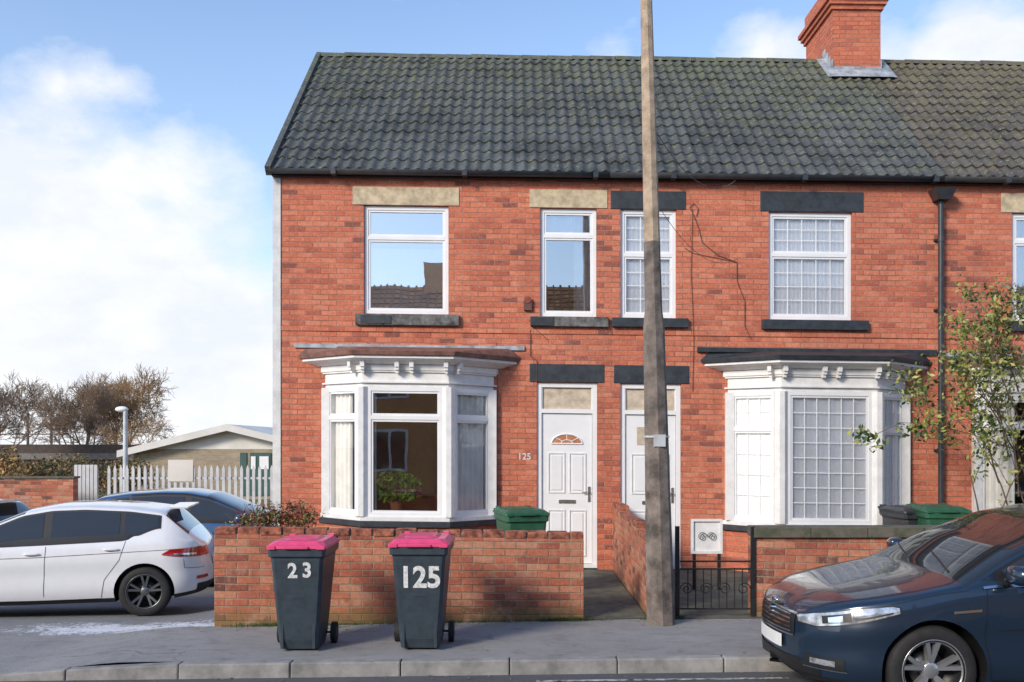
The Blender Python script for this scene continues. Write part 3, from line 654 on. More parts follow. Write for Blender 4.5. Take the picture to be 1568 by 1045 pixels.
# ---------------------------------------------------------------- bins
def bin_(px,yfront,lidmat,bodymat,sx=1.0,sz=1.0,yaw=0,zb=None,extra=None):
    x,_,_=W(px,0,yfront); z0=pz(x) if zb is None else zb
    root=empty('wheelie_bin',Matrix.Translation((x,yfront,z0))@Matrix.Rotation(yaw,4,'Z')@Matrix.Diagonal((sx,sx,sz,1)))
    mb=MB()
    def ringp(hw,d0,d1,z,c=.03): return [(-hw+c,d0,z),(hw-c,d0,z),(hw,d0+c,z),(hw,d1-c,z),(hw-c,d1,z),(-hw+c,d1,z),(-hw,d1-c,z),(-hw,d0+c,z)]
    prof=[(.185,.10,.50,.02),(.195,.07,.56,.10),(.255,.0,.68,.86),(.262,-.004,.69,.88),(.278,-.022,.70,.885),(.282,-.024,.70,.955)]
    for a,b in zip(prof,prof[1:]): mb.prism(ringp(a[0],a[1],a[2],a[3]),ringp(b[0],b[1],b[2],b[3]-.0005),bodymat)
    mb.box(-.17,-.14,.055,.12,.03,.5,bodymat); mb.box(.14,.17,.055,.12,.03,.5,bodymat)
    mb.prism(ringp(.292,-.035,.72,.957),ringp(.290,-.03,.72,.985),lidmat); mb.prism(ringp(.283,-.02,.71,.986),ringp(.24,.04,.66,1.02,.05),lidmat); mb.prism(ringp(.17,.12,.60,1.021,.05),ringp(.14,.16,.56,1.035,.05),lidmat)
    mb.box(-.12,.12,-.055,-.036,.958,.982,lidmat); mb.box(-.28,-.2,-.044,-.036,.952,.987,lidmat); mb.box(.2,.28,-.044,-.036,.952,.987,lidmat)
    for s_ in (-1,1): mb.box(s_*.2-.03,s_*.2+.03,.68,.78,.93,1.03,lidmat)
    mb.cyl((-.26,.76,.99),(.26,.76,.99),.016,.016,8,bodymat)
    for s_ in (-1,1):
        mb.box(s_*.22-.02,s_*.22+.02,.69,.77,.9,.975,bodymat)
        mb.cyl((s_*.245,.50,.10),(s_*.295,.50,.10),.10,.10,24,'rubber'); mb.cyl((s_*.296,.50,.10),(s_*.30,.50,.10),.055,.055,16,bodymat)
    mb.cyl((-.25,.50,.10),(.25,.50,.10),.012,.012,8,'iron')
    mb.box(-.07,.07,.03,.06,.50,.56,bodymat)
    mb.build('body',root,bevel=.007)
    lean=math.atan2(.07,.76)
    if extra:
        for (s_,u,v,size) in extra:
            yy=.07*(1-(v-.10)/.76)-.006; text(s_,(u,yy,v),size,'digits',root,'painted_number',rot=(math.pi/2+lean,0,0),ext=.0005,bold=.03 if size>.1 else .01)
    return root
bin_(454,7.98,'bin_pink','bin_grey',.90,.955,.0,extra=[('2',-.04,.75,.19),('3',.10,.755,.19)])
bin_(641,8.02,'bin_pink','bin_grey',.92,.97,-.02,extra=[('125',.01,.67,.27),("'",-.13,.87,.12),("'",.09,.87,.12)])
bin_(808,10.6,'bin_green','bin_green',.92,.98,.25,zb=.18)
bin_(1452,11.2,'bin_green','bin_green',.95,.98,-.1,zb=.17)
bin_(1415,11.6,'black_plastic','black_plastic',.93,.96,.1,zb=.15)
# ---------------------------------------------------------------- iron gate + white gate panel
gt=MB(); yg=9.66; a0=W(1037,0,yg)[0]; b0=W(1153,0,yg)[0]
for x in (a0,b0): gt.box(x-.022,x+.022,yg-.02,yg+.02,.1,1.08,'iron'); 
for z in (.2,.62,.7): gt.box(a0+.03,b0-.03,yg-.008,yg+.008,z,z+.018,'iron')
n=9
for i in range(1,n):
    x=a0+.03+(b0-a0-.06)*i/n; gt.cyl((x,yg,.2),(x,yg,.62),.006,.006,6,'iron')
def scroll(mb,cx,cz,r,y,mat,rr=.006,fl=1,turn=1.6):
    pts=[]
    for i in range(28):
        a=i/27*turn*2*math.pi; q=r*(1-i/34); pts.append((cx+fl*q*math.cos(a),y,cz+q*math.sin(a)))
    mb.tube(pts,rr,5,mat)
for k in range(4):
    x=a0+.1+(b0-a0-.2)*k/3; scroll(gt,x,.42,.07,yg-.012,'iron',fl=1 if k%2 else -1)
gt.build('iron_gate')
wg=MB(); yw=11.3; A=W(1058,848,yw); Bq=W(1106,795,yw); x0,x1,z0,z1=A[0],Bq[0],A[2],Bq[2]
for q in ((x0,x1,z0,z0+.03),(x0,x1,z1-.03,z1),(x0,x0+.03,z0+.03,z1-.03),(x1-.03,x1,z0+.03,z1-.03)): wg.box(q[0],q[1],yw-.02,yw+.02,q[2],q[3],'white_paint')
wg.box(x0+.031,x1-.031,yw+.005,yw+.015,z0+.031,z1-.031,'white_paint')
scroll(wg,(x0+x1)/2-.06,(z0+z1)/2,.055,yw-.02,'stone_grey',.005,1); scroll(wg,(x0+x1)/2+.06,(z0+z1)/2,.055,yw-.02,'stone_grey',.005,-1)
wg.box(x0+.02,x0+.06,yw-.01,yw+.01,.15,z0,'iron'); wg.box(x1-.06,x1-.02,yw-.01,yw+.01,.15,z0,'iron')
wg.build('white_metal_gate')
# ---------------------------------------------------------------- vegetation
def tree(mb,p,d,L,r,depth,mat,spread=.5,kids=3,nseg=3,n=4,up=.15,rmin=.003):
    p=Vector(p); d=Vector(d).normalized()
    for i in range(nseg):
        d2=(d+Vector((random.gauss(0,.12),random.gauss(0,.12),random.gauss(0,.08)+up*.1))).normalized()
        q=p+d2*L/nseg; r2=max(rmin,r*.82); mb.cyl(p,q,r,r2,n if r>.02 else 3,mat,caps=False); p,d,r=q,d2,r2
        if depth>0 and i>0:
            for k in range(kids if i==nseg-1 else max(1,kids-1)):
                v=(d+Vector((random.gauss(0,spread),random.gauss(0,spread),random.gauss(0,spread)+up))).normalized()
                tree(mb,p,v,L*random.uniform(.55,.8),max(rmin,r*.65),depth-1,mat,spread,kids,nseg,n,up,rmin)
def far_tree(px,base_z,Y,h,mat,depth=4,seed=1,spread=.55):
    random.seed(seed); mb=MB(); x=W(px,0,Y)[0]
    tree(mb,(x,Y,base_z),(0,0,1),h*.33,h*.022,depth,mat,spread,3,3,4,.15,h*.0013); mb.build('bare_tree',recalc=False)
far_tree(145,-.4,48,6.9,'bark_far',5,11); far_tree(205,-.4,50,7.0,'bark_warm',5,12); far_tree(112,-.4,46,5.6,'bark_far',5,13,.6); far_tree(240,-.4,47,5.0,'bark_warm',4,17,.7)
far_tree(-20,-.4,40,6.4,'bark_far',5,14); far_tree(176,-.4,52,7.4,'bark_warm',5,15)
random.seed(21)
bs=MB()
def bush(mb,cx,cy,cz,rx,ry,rz,n,size,mats,clumps=9):
    cs=[(cx+random.uniform(-1,1)*rx*.7,cy+random.uniform(-1,1)*ry*.7,cz+random.uniform(-.6,.8)*rz*.7,random.uniform(.3,.55)) for _ in range(clumps)]
    for i in range(n):
        c=random.choice(cs); v=Vector((random.gauss(0,1),random.gauss(0,1),random.gauss(0,1))).normalized()*random.random()**.4*c[3]
        mb.leaf((c[0]+v.x*rx,c[1]+v.y*ry,c[2]+v.z*rz),size*random.uniform(.6,1.3),random.choice(mats))
simple('scrub',(.52,.32,.13),.9,var=.6,scale=3); simple('scrub_dk',(.18,.16,.07),.9,var=.5,scale=3)
for px,Y,w,h,m in ((20,30,1.6,1.2,['scrub','scrub','scrub_dk']),(60,32,1.2,.9,['scrub','scrub_dk']),(-10,28,1.2,1.3,['scrub']),(175,36,2.2,1.0,['scrub_dk','scrub']),(120,38,2.0,1.2,['scrub_dk']),(240,42,2.2,1.0,['scrub_dk','scrub'])):
    x=W(px,0,Y)[0]; bush(bs,x,Y,.2+h*.5,w,1,h,2200,.07,m)
bs.build('bushes',recalc=False)
bs=MB(); x,_,z=W(420,795,9.9); bush(bs,x,9.95,z+.01,.50,.3,.24,2300,.020,['leaf_red','leaf_red','leaf_green','leaf_yel'],18)
for i in range(60):
    a=random.uniform(-.5,.5); tree(bs,(x+a*.6,9.95,.9),(a,random.uniform(-.3,.3),1),.26,.004,1,'leaf_red',.5,2,2,3,.1,.0015)
bs.build('garden_shrub',recalc=False)
random.seed(5); bs=MB()
for (px,py,dx,L) in ((1560,760,-.15,.9),(1545,780,-.35,.85),(1575,740,-.5,.95),(1590,780,-.2,1.1),(1530,740,-.2,.75),(1600,640,-.7,.9),(1560,700,-.8,.8),(1580,800,-.1,.95),(1545,700,-.4,.8),(1560,640,-.6,.75),(1500,790,-.1,.6),(1540,660,-.9,.7),(1560,600,-.5,.6),(1530,800,.1,.7)):
    x,y,z=W(px,py,11.4); tree(bs,(x,y,z),(dx,random.uniform(-.1,.1),1),L,.013,3,'bark',.42,2,3,4,.0,.0025)
tips=[v for v in bs.v if v[2]>1.0]
cl=[random.choice(tips) for _ in range(240)]
for i in range(4200):
    v=random.choice(cl) if i%3 else random.choice(tips); bs.leaf((v[0]+random.gauss(0,.06),v[1]+random.gauss(0,.05),v[2]+random.gauss(0,.06)),random.uniform(.02,.048),random.choice(['leaf_yel','leaf_yel','leaf_green']))
for (px,py) in ((1328,672),(1340,684),(1318,665),(1390,662),(1400,660),(1425,665),(1410,650),(1450,640),(1550,660),(1520,650)):
    x,y,z=W(px,py,11.0)
    for i in range(20): bs.leaf((x+random.gauss(0,.07),y+random.gauss(0,.05),z+random.gauss(0,.05)),random.uniform(.03,.06),random.choice(['leaf_green','leaf_green','leaf_yel']))
x,y,z=W(1328,672,11.0); x2,y2,z2=W(1430,650,11.0); x3,y3,z3=W(1560,690,11.3)
bs.tube([(x,y,z),((x+x2)/2,y,z2+.02),(x2,y2,z2),((x2+x3)/2,y3,z3+.2),(x3,y3,z3)],.005,4,'bark')
bs.build('climbing_shrub',recalc=False)
# ---------------------------------------------------------------- background left
bg=empty('bungalow'); mb=MB(); Y=38.; L_=W(205,0,Y)[0]; Rr=W(500,0,Y)[0]; zp=W(0,652,Y)[2]; ze=W(0,688,Y)[2]; xm=(L_+Rr)/2
mb.prism([(L_,Y,-.5),(Rr,Y,-.5),(Rr,Y+14,-.5),(L_,Y+14,-.5)],[(L_,Y,ze),(Rr,Y,ze),(Rr,Y+14,ze),(L_,Y+14,ze)],'bungalow_brick')
mb.build('walls',bg); mb=MB()
o=.5
for sx,xe in ((-1,L_-o),(1,Rr+o)):
    for m_,y0_,y1_,d0,d1 in (('fascia',Y-.5,Y-.42,-.22,.06),('fascia',Y-.419,Y+14,-.02,.05)):
        mb.prism([(xe,y0_,ze-.12+d0),(xm,y0_,zp+d0),(xm,y1_,zp+d0),(xe,y1_,ze-.12+d0)],[(xe,y0_,ze-.12+d1),(xm,y0_,zp+d1),(xm,y1_,zp+d1),(xe,y1_,ze-.12+d1)],m_)
mb.add([(L_,Y-.005,ze),(Rr,Y-.005,ze),(xm,Y-.005,zp-.05)],[(0,1,2)],'fascia')
mb.build('roof',bg); mb=MB()
for a,b in ((368,378),(383,415)): mb.box(W(a,0,Y)[0],W(b,0,Y)[0],Y-.05,Y-.01,-.2,ze-.15,'green_door')
mb.box(W(385,0,Y)[0],W(392,0,Y)[0],Y-.08,Y-.051,.9,ze-.3,'upvc'); mb.box(W(398,0,Y)[0],W(412,0,Y)[0],Y-.08,Y-.051,.9,ze-.3,'upvc')
mb.build('doors_and_windows',bg)
mb=MB(); Y=44; mb.box(W(-60,0,Y)[0],W(215,0,Y)[0],Y,Y+6,-.5,W(0,681,Y)[2],'dark_far'); mb.box(W(-60,0,Y)[0],W(215,0,Y)[0],Y-.1,Y-.01,1.2,1.5,'bay_lead'); mb.build('low_building')
for i,px in enumerate((42,78,-3)):
    mb=MB(); x=W(px,0,55)[0]; mb.box(x-.06,x+.06,55,55.1,-.5,3.8,'dark_far'); mb.box(x-1.0,x+1.0,55.03,55.07,2.5,2.56,'dark_far'); mb.build('railway_mast')
mb=MB(); x,_,z=W(192,627,30); mb.cyl((x,30,-.4),(x,30,z),.09,.07,10,'galv'); mb.ell((x-.12,30,z),(.22,.12,.10),'upvc'); mb.build('street_lamp')
pf=MB(); Y=22.; x=W(167,0,Y)[0]; xe=-2.5; zt0=W(0,712,Y)[2]
while x<xe:
    pf.box(x-.035,x+.035,Y-.01,Y+.01,-.3,zt0-.1,'galv'); pf.add([(x-.035,Y-.01,zt0-.099),(x+.035,Y-.01,zt0-.099),(x,Y-.01,zt0)],[(0,1,2)],'galv'); x+=.145
for z in (.1,zt0-.35): pf.box(W(167,0,Y)[0],xe,Y+.02,Y+.06,z,z+.05,'galv')
x=W(258,0,Y)[0]; pf.box(x,x+.6,Y-.03,Y-.015,zt0-.4,zt0+.12,'fascia')
pf.build('palisade_fence')
pf=MB(); Y=20; 
for i in range(6): x=W(114+i*6,0,Y)[0]; pf.box(x,x+.07,Y-.01,Y+.01,-.3,W(0,712,Y)[2],'galv')
pf.box(W(113,0,Y)[0],W(149,0,Y)[0],Y+.02,Y+.05,-.3,W(0,716,Y)[2],'galv'); pf.build('metal_gate')
mb=MB(); Y=19; mb.box(-18,W(112,0,Y)[0],Y,Y+.22,-.5,W(0,733,Y)[2],'garden_brick'); mb.box(-18,W(112,0,Y)[0]+.03,Y-.03,Y+.25,W(0,733,Y)[2]+.001,W(0,730,Y)[2],'coping'); mb.build('boundary_wall')
# opposite terrace (seen in the window reflections)
oh=empty('brick_house'); mb=MB(); mb.box(-26,22,-14.5,-8.6,-.1,5.5,'far_brick_sunlit')
mb.build('walls',oh); mb=MB(); mb.add([(-26.3,-8.3,5.4),(22.3,-8.3,5.4),(22.3,-11.6,8.5),(-26.3,-11.6,8.5),(22.3,-15,5.4),(-26.3,-15,5.4)],[(0,1,2,3),(3,2,4,5)],'far_roof_sunlit')
for i in range(14): 
    z=5.4+i*.2214; y=-8.3-i*.2357; mb.box(-26.3,22.3,y-.04,y+.0,z+.01,z+.05,'coping_brick')
for i in range(160):
    x=-26.2+i*.3; mb.prism([(x,-8.3,5.42),(x+.08,-8.3,5.42),(x+.08,-11.6,8.52),(x,-11.6,8.52)],[(x,-8.32,5.47),(x+.08,-8.32,5.47),(x+.08,-11.62,8.57),(x,-11.62,8.57)],'terracotta')
for cx_ in (-16,-3.6,8): mb.box(cx_,cx_+.9,-12.1,-11.2,7.6,9.4,'far_brick_sunlit')
mb.build('roof',oh); mb=MB()
for i in range(10):
    x=-24+i*4.7
    for z0,z1 in ((.9,2.5),(3.6,4.9)):
        mb.box(x,x+1.4,-8.6+.001,-8.54,z0,z1,'upvc'); mb.box(x+.1,x+.65,-8.539,-8.53,z0+.1,z1-.1,'car_glass'); mb.box(x+.75,x+1.3,-8.539,-8.53,z0+.1,z1-.1,'car_glass')
    mb.box(x+2.4,x+3.3,-8.599,-8.54,.1,2.3,'green_door')
mb.build('windows_and_doors',oh)
op=MB(); op.box(-60,60,-8.5,-1.4,-.05,.12,'asphalt_path'); op.build('pavement')
# ---------------------------------------------------------------- cars
def make_car(name,prof,belt,bottom,L,Wd,wheels,glassx,rearx,wins,paint,mat4,rim,feats,wr=.325,tum=.36,fa=.8,fn=2.3,ra=.6,rn=2.6):
    root=empty(name,mat4)
    gx=np.linspace(0,L,900)
    def tab(pts,w):
        z=np.interp(gx,[p_[0] for p_ in pts],[p_[1] for p_ in pts]); n=max(1,int(w/L*900)); k=np.ones(2*n+1)/(2*n+1)
        zp_=np.concatenate([2*z[0]-z[n:0:-1],z,2*z[-1]-z[-2:-n-2:-1]]); return np.convolve(zp_,k,'valid')
    ZT=tab(prof,.06); ZB=tab(belt,.1); Z0=tab(bottom,.05)
    def g(T,x): return float(np.interp(x,gx,T))
    def plan(x):
        w=1
        if x<fa: w*=(1-(1-max(x,0)/fa)**fn)**(1/fn)
        q=L-x
        if q<ra: w*=(1-(1-max(q,0)/ra)**rn)**(1/rn)
        return Wd*w
    def sect(x):
        z0=g(Z0,x); zt=g(ZT,x); cr=.065; re=zt-cr; zs=min(g(ZB,x),re-.004); return z0,zs,re,zt,cr
    def low(t):
        m=1.0
        if t<.3: m-=.07*(1-t/.3)**2
        if t>.62: m-=.05*((t-.62)/.38)**2
        m-= .012*math.exp(-((t-.48)/.10)**2); m+=.008*math.exp(-((t-.70)/.05)**2)
        return m
    def half(x,z):
        z0,zs,re,zt,cr=sect(x); w=plan(x)
        if z>zt or z<z0: return 0
        if z<=zs: return w*low((z-z0)/(zs-z0))
        ws=w*low(1); k=tum*(re-zs); 
        if z<=re: return max(.0,ws-tum*(z-zs)-.03*sm((z-zs)/.03)*sm((re-zs)/.1))
        wr_=max(0,ws-k-.03*sm((re-zs)/.1)); return wr_*math.sqrt(max(0,1-((z-re)/cr)**2))**.8
    def frontx(y,z,rear=False):
        a,b=(0,fa+.3) if not rear else (L-ra-.4,L)
        for _ in range(30):
            m_=(a+b)/2; ok=half(m_,z)>=abs(y)
            if rear: a,b=(m_,b) if ok else (a,m_)
            else: a,b=(a,m_) if ok else (m_,b)
        return (a+b)/2
    xs=sorted(set([.003+ (i/26)**2*.9 for i in range(27)]+[L-.003-(i/22)**2*.8 for i in range(23)]+list(np.linspace(.9,L-.8,46))+list(glassx)+list(rearx)))
    mb=MB(); NL,NG,NT=14,7,10; rings=[]
    for x in xs:
        z0,zs,re,zt,cr=sect(x); w=plan(x); P_=[]
        for i in range(NL): z=z0+(zs-z0)*i/NL; P_.append((half(x,z+1e-6),z))
        for i in range(NG): z=zs+(re-zs)*i/NG; P_.append((half(x,z+1e-6),z))
        wr_=half(x,re)
        for i in range(NT+1):
            a=math.pi/2*i/NT; P_.append((wr_*math.cos(a)**.8 if i<NT else 0,re+cr*math.sin(a)))
        ring=[(x,-y,z) for y,z in P_]+[(x,y,z) for y,z in P_[-2::-1]]; rings.append(ring)
    n=len(rings[0]); vs=[v for r_ in rings for v in r_]; fs=[];ms=[]
    for i in range(len(rings)-1):
        xm_=(xs[i]+xs[i+1])/2
        for j in range(n):
            fs.append((i*n+j,i*n+(j+1)%n,(i+1)*n+(j+1)%n,(i+1)*n+j)); jj=min(j,n-2-j); m_=paint
            top=jj>=NL+NG+1
            if top and (glassx[0]<xm_<glassx[1] or rearx[0]<xm_<rearx[1]): m_='car_glass'
            if jj<1 or j==n-1: m_='trim_black'
            ms.append(m_)
    fs+=[tuple(range(n-1,-1,-1)),tuple(range((len(rings)-1)*n,len(rings)*n))]; ms+=[paint,paint]
    names=[paint,'car_glass','trim_black']
    me=bpy.data.meshes.new('body'); me.from_pydata(vs,[],fs)
    for q in names: me.materials.append(M[q])
    me.polygons.foreach_set('material_index',[names.index(q) for q in ms]); me.polygons.foreach_set('use_smooth',[True]*len(fs))
    bm=bmesh.new(); bm.from_mesh(me); bmesh.ops.recalc_face_normals(bm,faces=bm.faces); bm.to_mesh(me); bm.free()
    body=bpy.data.objects.new('body',me); sc.collection.objects.link(body)
    cm=MB()
    for wx in wheels:
        for s_ in (-1,1):
            nn_=40; R_=wr+.045; vs=[]
            for yy in (s_*(Wd-.30),s_*(Wd+.3)):
                for i in range(nn_):
                    a=2*math.pi*i/nn_; vs.append((wx+R_*math.cos(a),yy,wr+.005+R_*math.sin(a)))
            cm.add(vs,[(i,(i+1)%nn_,nn_+(i+1)%nn_,nn_+i) for i in range(nn_)]+[tuple(range(nn_-1,-1,-1)),tuple(range(nn_,2*nn_))],'trim_black')
    cut=cm.build('cut'); cut.data.materials.clear()
    for q in names: cut.data.materials.append(M[q])
    cut.data.polygons.foreach_set('material_index',[2]*len(cut.data.polygons))
    md=body.modifiers.new('b','BOOLEAN'); md.operation='DIFFERENCE'; md.solver='EXACT'; md.object=cut
    bpy.context.view_layer.update(); dg=bpy.context.evaluated_depsgraph_get(); nm=bpy.data.meshes.new_from_object(body.evaluated_get(dg))
    body.modifiers.clear(); body.data=nm; bpy.data.objects.remove(cut); nm.set_sharp_from_angle(angle=math.radians(38))
    body.parent=root
    pm=MB()
    def panel(x0,x1,lo,hi,mat,off=.006,nx=None,nz=4,sides=(-1,1),thick=False):
        nx=nx or max(3,int((x1-x0)/.03)+1)
        for s_ in sides:
            vs=[];fs=[]
            for i in range(nx+1):
                x=x0+(x1-x0)*i/nx; a=np.interp(x,[q[0] for q in lo],[q[1] for q in lo]) if not callable(lo) else lo(x); b=np.interp(x,[q[0] for q in hi],[q[1] for q in hi]) if not callable(hi) else hi(x)
                b=max(a,b)
                for j in range(nz+1):
                    z=a+(b-a)*j/nz; vs.append((x,s_*(half(x,z)+off),z))
            for i in range(nx):
                for j in range(nz): q=i*(nz+1)+j; fs.append((q,q+nz+1,q+nz+2,q+1))
            pm.add(vs,fs,mat,True)
    def fpanel(y0,y1,lo,hi,mat,off=.008,ny=12,nz=4,rear=False,mirror=False):
        for s_ in ((1,-1) if mirror else (1,)):
            vs=[];fs=[]
            for i in range(ny+1):
                y=y0+(y1-y0)*i/ny; a=lo(y) if callable(lo) else lo; b=hi(y) if callable(hi) else hi
                for j in range(nz+1):
                    z=a+(b-a)*j/nz; x=frontx(y,z,rear); vs.append((x+(off if rear else -off),s_*y,z))
            for i in range(ny):
                for j in range(nz): q=i*(nz+1)+j; fs.append((q,q+nz+1,q+nz+2,q+1))
            pm.add(vs,fs,mat,True)
    def seam(pts,w=.006,mat='trim_black',off=.003):
        for s_ in (-1,1):
            for (a,b) in zip(pts,pts[1:]):
                N_=max(2,int(math.hypot(b[0]-a[0],b[1]-a[1])/.04)); d=Vector((b[0]-a[0],b[1]-a[1])).normalized(); pr=(-d.y*w/2,d.x*w/2)
                vs=[];fs=[]
                for i in range(N_+1):
                    x=a[0]+(b[0]-a[0])*i/N_; z=a[1]+(b[1]-a[1])*i/N_
                    for e in (-1,1): vs.append((x+e*pr[0],s_*(half(x+e*pr[0],z+e*pr[1])+off),z+e*pr[1]))
                for i in range(N_): fs.append((2*i,2*i+2,2*i+3,2*i+1))
                pm.add(vs,fs,mat,True)
    zhi=lambda x: sect(x)[2]-.02
    bl=lambda x: sect(x)[1]+.012
    panel(wins[0][0]-.06,wins[-1][1]+.03,lambda x:bl(x)-.012+wins_k(x,wins),lambda x: zhi(x)+.010,'trim_black',.003)
    for (a,b) in wins: panel(a,b,lambda x: bl(x)+.012+wins_k(x,wins),lambda x: zhi(x)-.012,'car_glass',.007)
    feats(panel,fpanel,seam,pm,half,sect)
    pm.build('trim_and_glazing',root,recalc=False)
    for wi,wx in enumerate(wheels):
        for s_ in (-1,1):
            wm=MB(); y0=s_*(Wd-.135); Wt=.105; c=(wx,y0,wr)
            wm.lathe([(wr*.66,-Wt*.9),(wr*.72,-Wt),(wr*.92,-Wt),(wr*.98,-Wt*.8),(wr,-Wt*.4),(wr,Wt*.4),(wr*.98,Wt*.8),(wr*.92,Wt),(wr*.72,Wt),(wr*.66,Wt*.9)],c,'y','rubber',48)
            wm.lathe([(wr*.66,s_*Wt*.92),(wr*.69,s_*Wt*.98),(wr*.67,s_*Wt*.86),(wr*.62,s_*Wt*.6),(wr*.60,-s_*Wt*.3),(.02,-s_*Wt*.35)],c,'y','trim_black',40)
            wm.lathe([(.001,s_*Wt*.60),(.05,s_*Wt*.60),(.062,s_*Wt*.5),(.065,0)],c,'y',rim,24)
            wm.lathe([(wr*.635,s_*Wt*.82),(wr*.70,s_*Wt*1.01),(wr*.715,s_*Wt*.98),(wr*.64,s_*Wt*.55)],c,'y',rim,48)
            wm.lathe([(.001,-s_*Wt*.1),(.13,-s_*Wt*.1),(.13,-s_*Wt*.25)],c,'y','alloy_dark',24)
            for k in range(5):
                for e in (-.20,.20):
                    a=k*2*math.pi/5+.3; ca,sa=math.cos(a),math.sin(a); cb_,sb_=math.cos(a+e),math.sin(a+e)
                    r0,r1=.045,wr*.66; tw=.014
                    p0=(wx+r0*ca,wr+r0*sa); p1=(wx+r1*cb_,wr+r1*sb_); dx,dz=p1[0]-p0[0],p1[1]-p0[1]; l_=math.hypot(dx,dz); px_,pz_=-dz/l_*tw,dx/l_*tw
                    yo=[y0+s_*Wt*.56,y0+s_*Wt*.86]; yi=[y0+s_*Wt*.15,y0+s_*Wt*.45]
                    vs=[(p0[0]-px_,yo[0],p0[1]-pz_),(p0[0]+px_,yo[0],p0[1]+pz_),(p1[0]+px_,yo[1],p1[1]+pz_),(p1[0]-px_,yo[1],p1[1]-pz_),
                        (p0[0]-px_*1.4,yi[0],p0[1]-pz_*1.4),(p0[0]+px_*1.4,yi[0],p0[1]+pz_*1.4),(p1[0]+px_*1.4,yi[1],p1[1]+pz_*1.4),(p1[0]-px_*1.4,yi[1],p1[1]-pz_*1.4)]
                    wm.add(vs,MB.BF,rim)
            wm.build('wheel',root)
    return root
def wins_k(x,wins):
    e=wins[-1][1]; return .12*sm((x-(e-.45))/.5)
def mirror_(pm,half,x,z,paint):
    for s_ in (-1,1):
        y=half(x,z); pm.ell((x,s_*(y+.15),z+.05),(.065,.115,.07),paint,14,10,.75); pm.cyl((x,s_*(y-.03),z),(x,s_*(y+.12),z+.02),.025,.02,8,'trim_black'); pm.ell((x+.035,s_*(y+.15),z+.05),(.035,.095,.055),'car_glass',12,8,.8)
def handle(pm,half,x,z,paint):
    for s_ in (-1,1): pm.ell((x,s_*(half(x,z)+.018),z),(.10,.016,.016),paint,12,8,.8); pm.ell((x,s_*(half(x,z)+.002),z-.012),(.06,.006,.02),'trim_black',12,8,1)
def f_navy(panel,fp,seam,pm,half,sect):
    fp(-.40,.40,lambda y:.50,lambda y:.655,'trim_black',.008,20)
    for k in range(5):
        z=.515+k*.031; fp(-.37+.006*k,.37-.006*k,z,z+.010,'chrome',.016,20,1)
    fp(-.42,.42,.655,.670,'chrome',.014,20,1); fp(-.40,.40,.488,.500,'chrome',.014,20,1)
    fp(-.62,.62,.235,.335,'trim_black',.008,24); fp(-.26,.26,.375,.475,'plate',.020,10,2)
    fp(-.66,.66,.20,.225,'trim_black',.012,24,1)
    fp(.50,.76,lambda y:.30,lambda y:.385,'trim_black',.008,8,3,mirror=True); fp(.56,.72,.325,.365,'lamp_clear',.014,8,2,mirror=True); fp(.50,.77,.288,.297,'chrome',.014,8,1,mirror=True)
    lo=[(.05,.61),(.15,.60),(.38,.66),(.66,.745)]; hi=[(.05,.645),(.15,.69),(.38,.755),(.60,.785),(.66,.775)]
    panel(.06,.66,[(a,b-.008) for a,b in lo],[(a,b+.008) for a,b in hi],'trim_black',.004,36); panel(.07,.645,lo,hi,'lamp_clear',.008,36)
    panel(.18,.34,[(.18,.625),(.34,.665)],[(.18,.68),(.34,.725)],'trim_black',.011,12)
    panel(.21,.29,[(.21,.64),(.29,.655)],[(.21,.675),(.29,.70)],'chrome',.014,8)
    panel(.36,.60,[(.36,.672),(.60,.738)],[(.36,.684),(.60,.748)],'trim_black',.011,12,1)
    seam([(.60,.80),(.75,.835),(.95,.875),(1.15,.90)]); seam([(1.28,.93),(1.24,.6),(1.30,.26)]); seam([(2.36,.97),(2.34,.3)]); seam([(1.30,.26),(2.34,.24)]); seam([(3.22,.98),(3.15,.6)]); seam([(2.36,.24),(3.05,.25)])
    panel(1.25,3.6,lambda x:sect(x)[1]-.004,lambda x:sect(x)[1]+.012,'chrome',.012,50,1)
    seam([(1.35,.62),(2.3,.66),(3.2,.72)],.008,'trim_black',.002)
    panel(1.02,1.22,[(1.02,.74),(1.22,.755)],[(1.02,.757),(1.22,.772)],'chrome',.008,10,1)
    mirror_(pm,half,1.45,.97,'paint_navy'); handle(pm,half,2.2,.83,'chrome'); handle(pm,half,3.05,.86,'chrome')
    pm.ell((.035,0,.70),(.02,.07,.03),'chrome',12,8)
    for y0,y1 in ((-.55,.0),(.05,.6)):
        pm.cyl((1.16,y0,sect(1.16)[3]-.01),(1.30,y1,sect(1.30)[3]+.012),.008,.006,6,'trim_black')
profF=[(0,.56),(.03,.66),(.12,.735),(.35,.825),(.7,.895),(1.12,.975),(1.55,1.20),(2.0,1.385),(2.35,1.45),(2.75,1.465),(3.3,1.43),(3.75,1.34),(4.12,1.06),(4.28,.96),(4.34,.8),(4.36,.6)]
beltF=[(0,.62),(.3,.74),(1.1,.89),(1.3,.925),(2.3,.955),(3.7,1.0),(4.36,.9)]
botF=[(0,.30),(.06,.20),(.5,.19),(3.8,.20),(4.3,.26),(4.36,.34)]
scF=1.0; nearY=6.42; wheelX=(1431-784)*nearY/1400
mF=Matrix.Translation((wheelX-.89*scF,nearY+.91*scF,.008))@Matrix.Rotation(math.radians(1.5),4,'Z')@Matrix.Scale(scF,4)
make_car('parked_car',profF,beltF,botF,4.36,.91,(.89,3.54),(1.12,2.02),(3.76,4.10),[(1.42,2.30),(2.38,3.17),(3.22,3.60)],'paint_navy',mF,'alloy',f_navy)
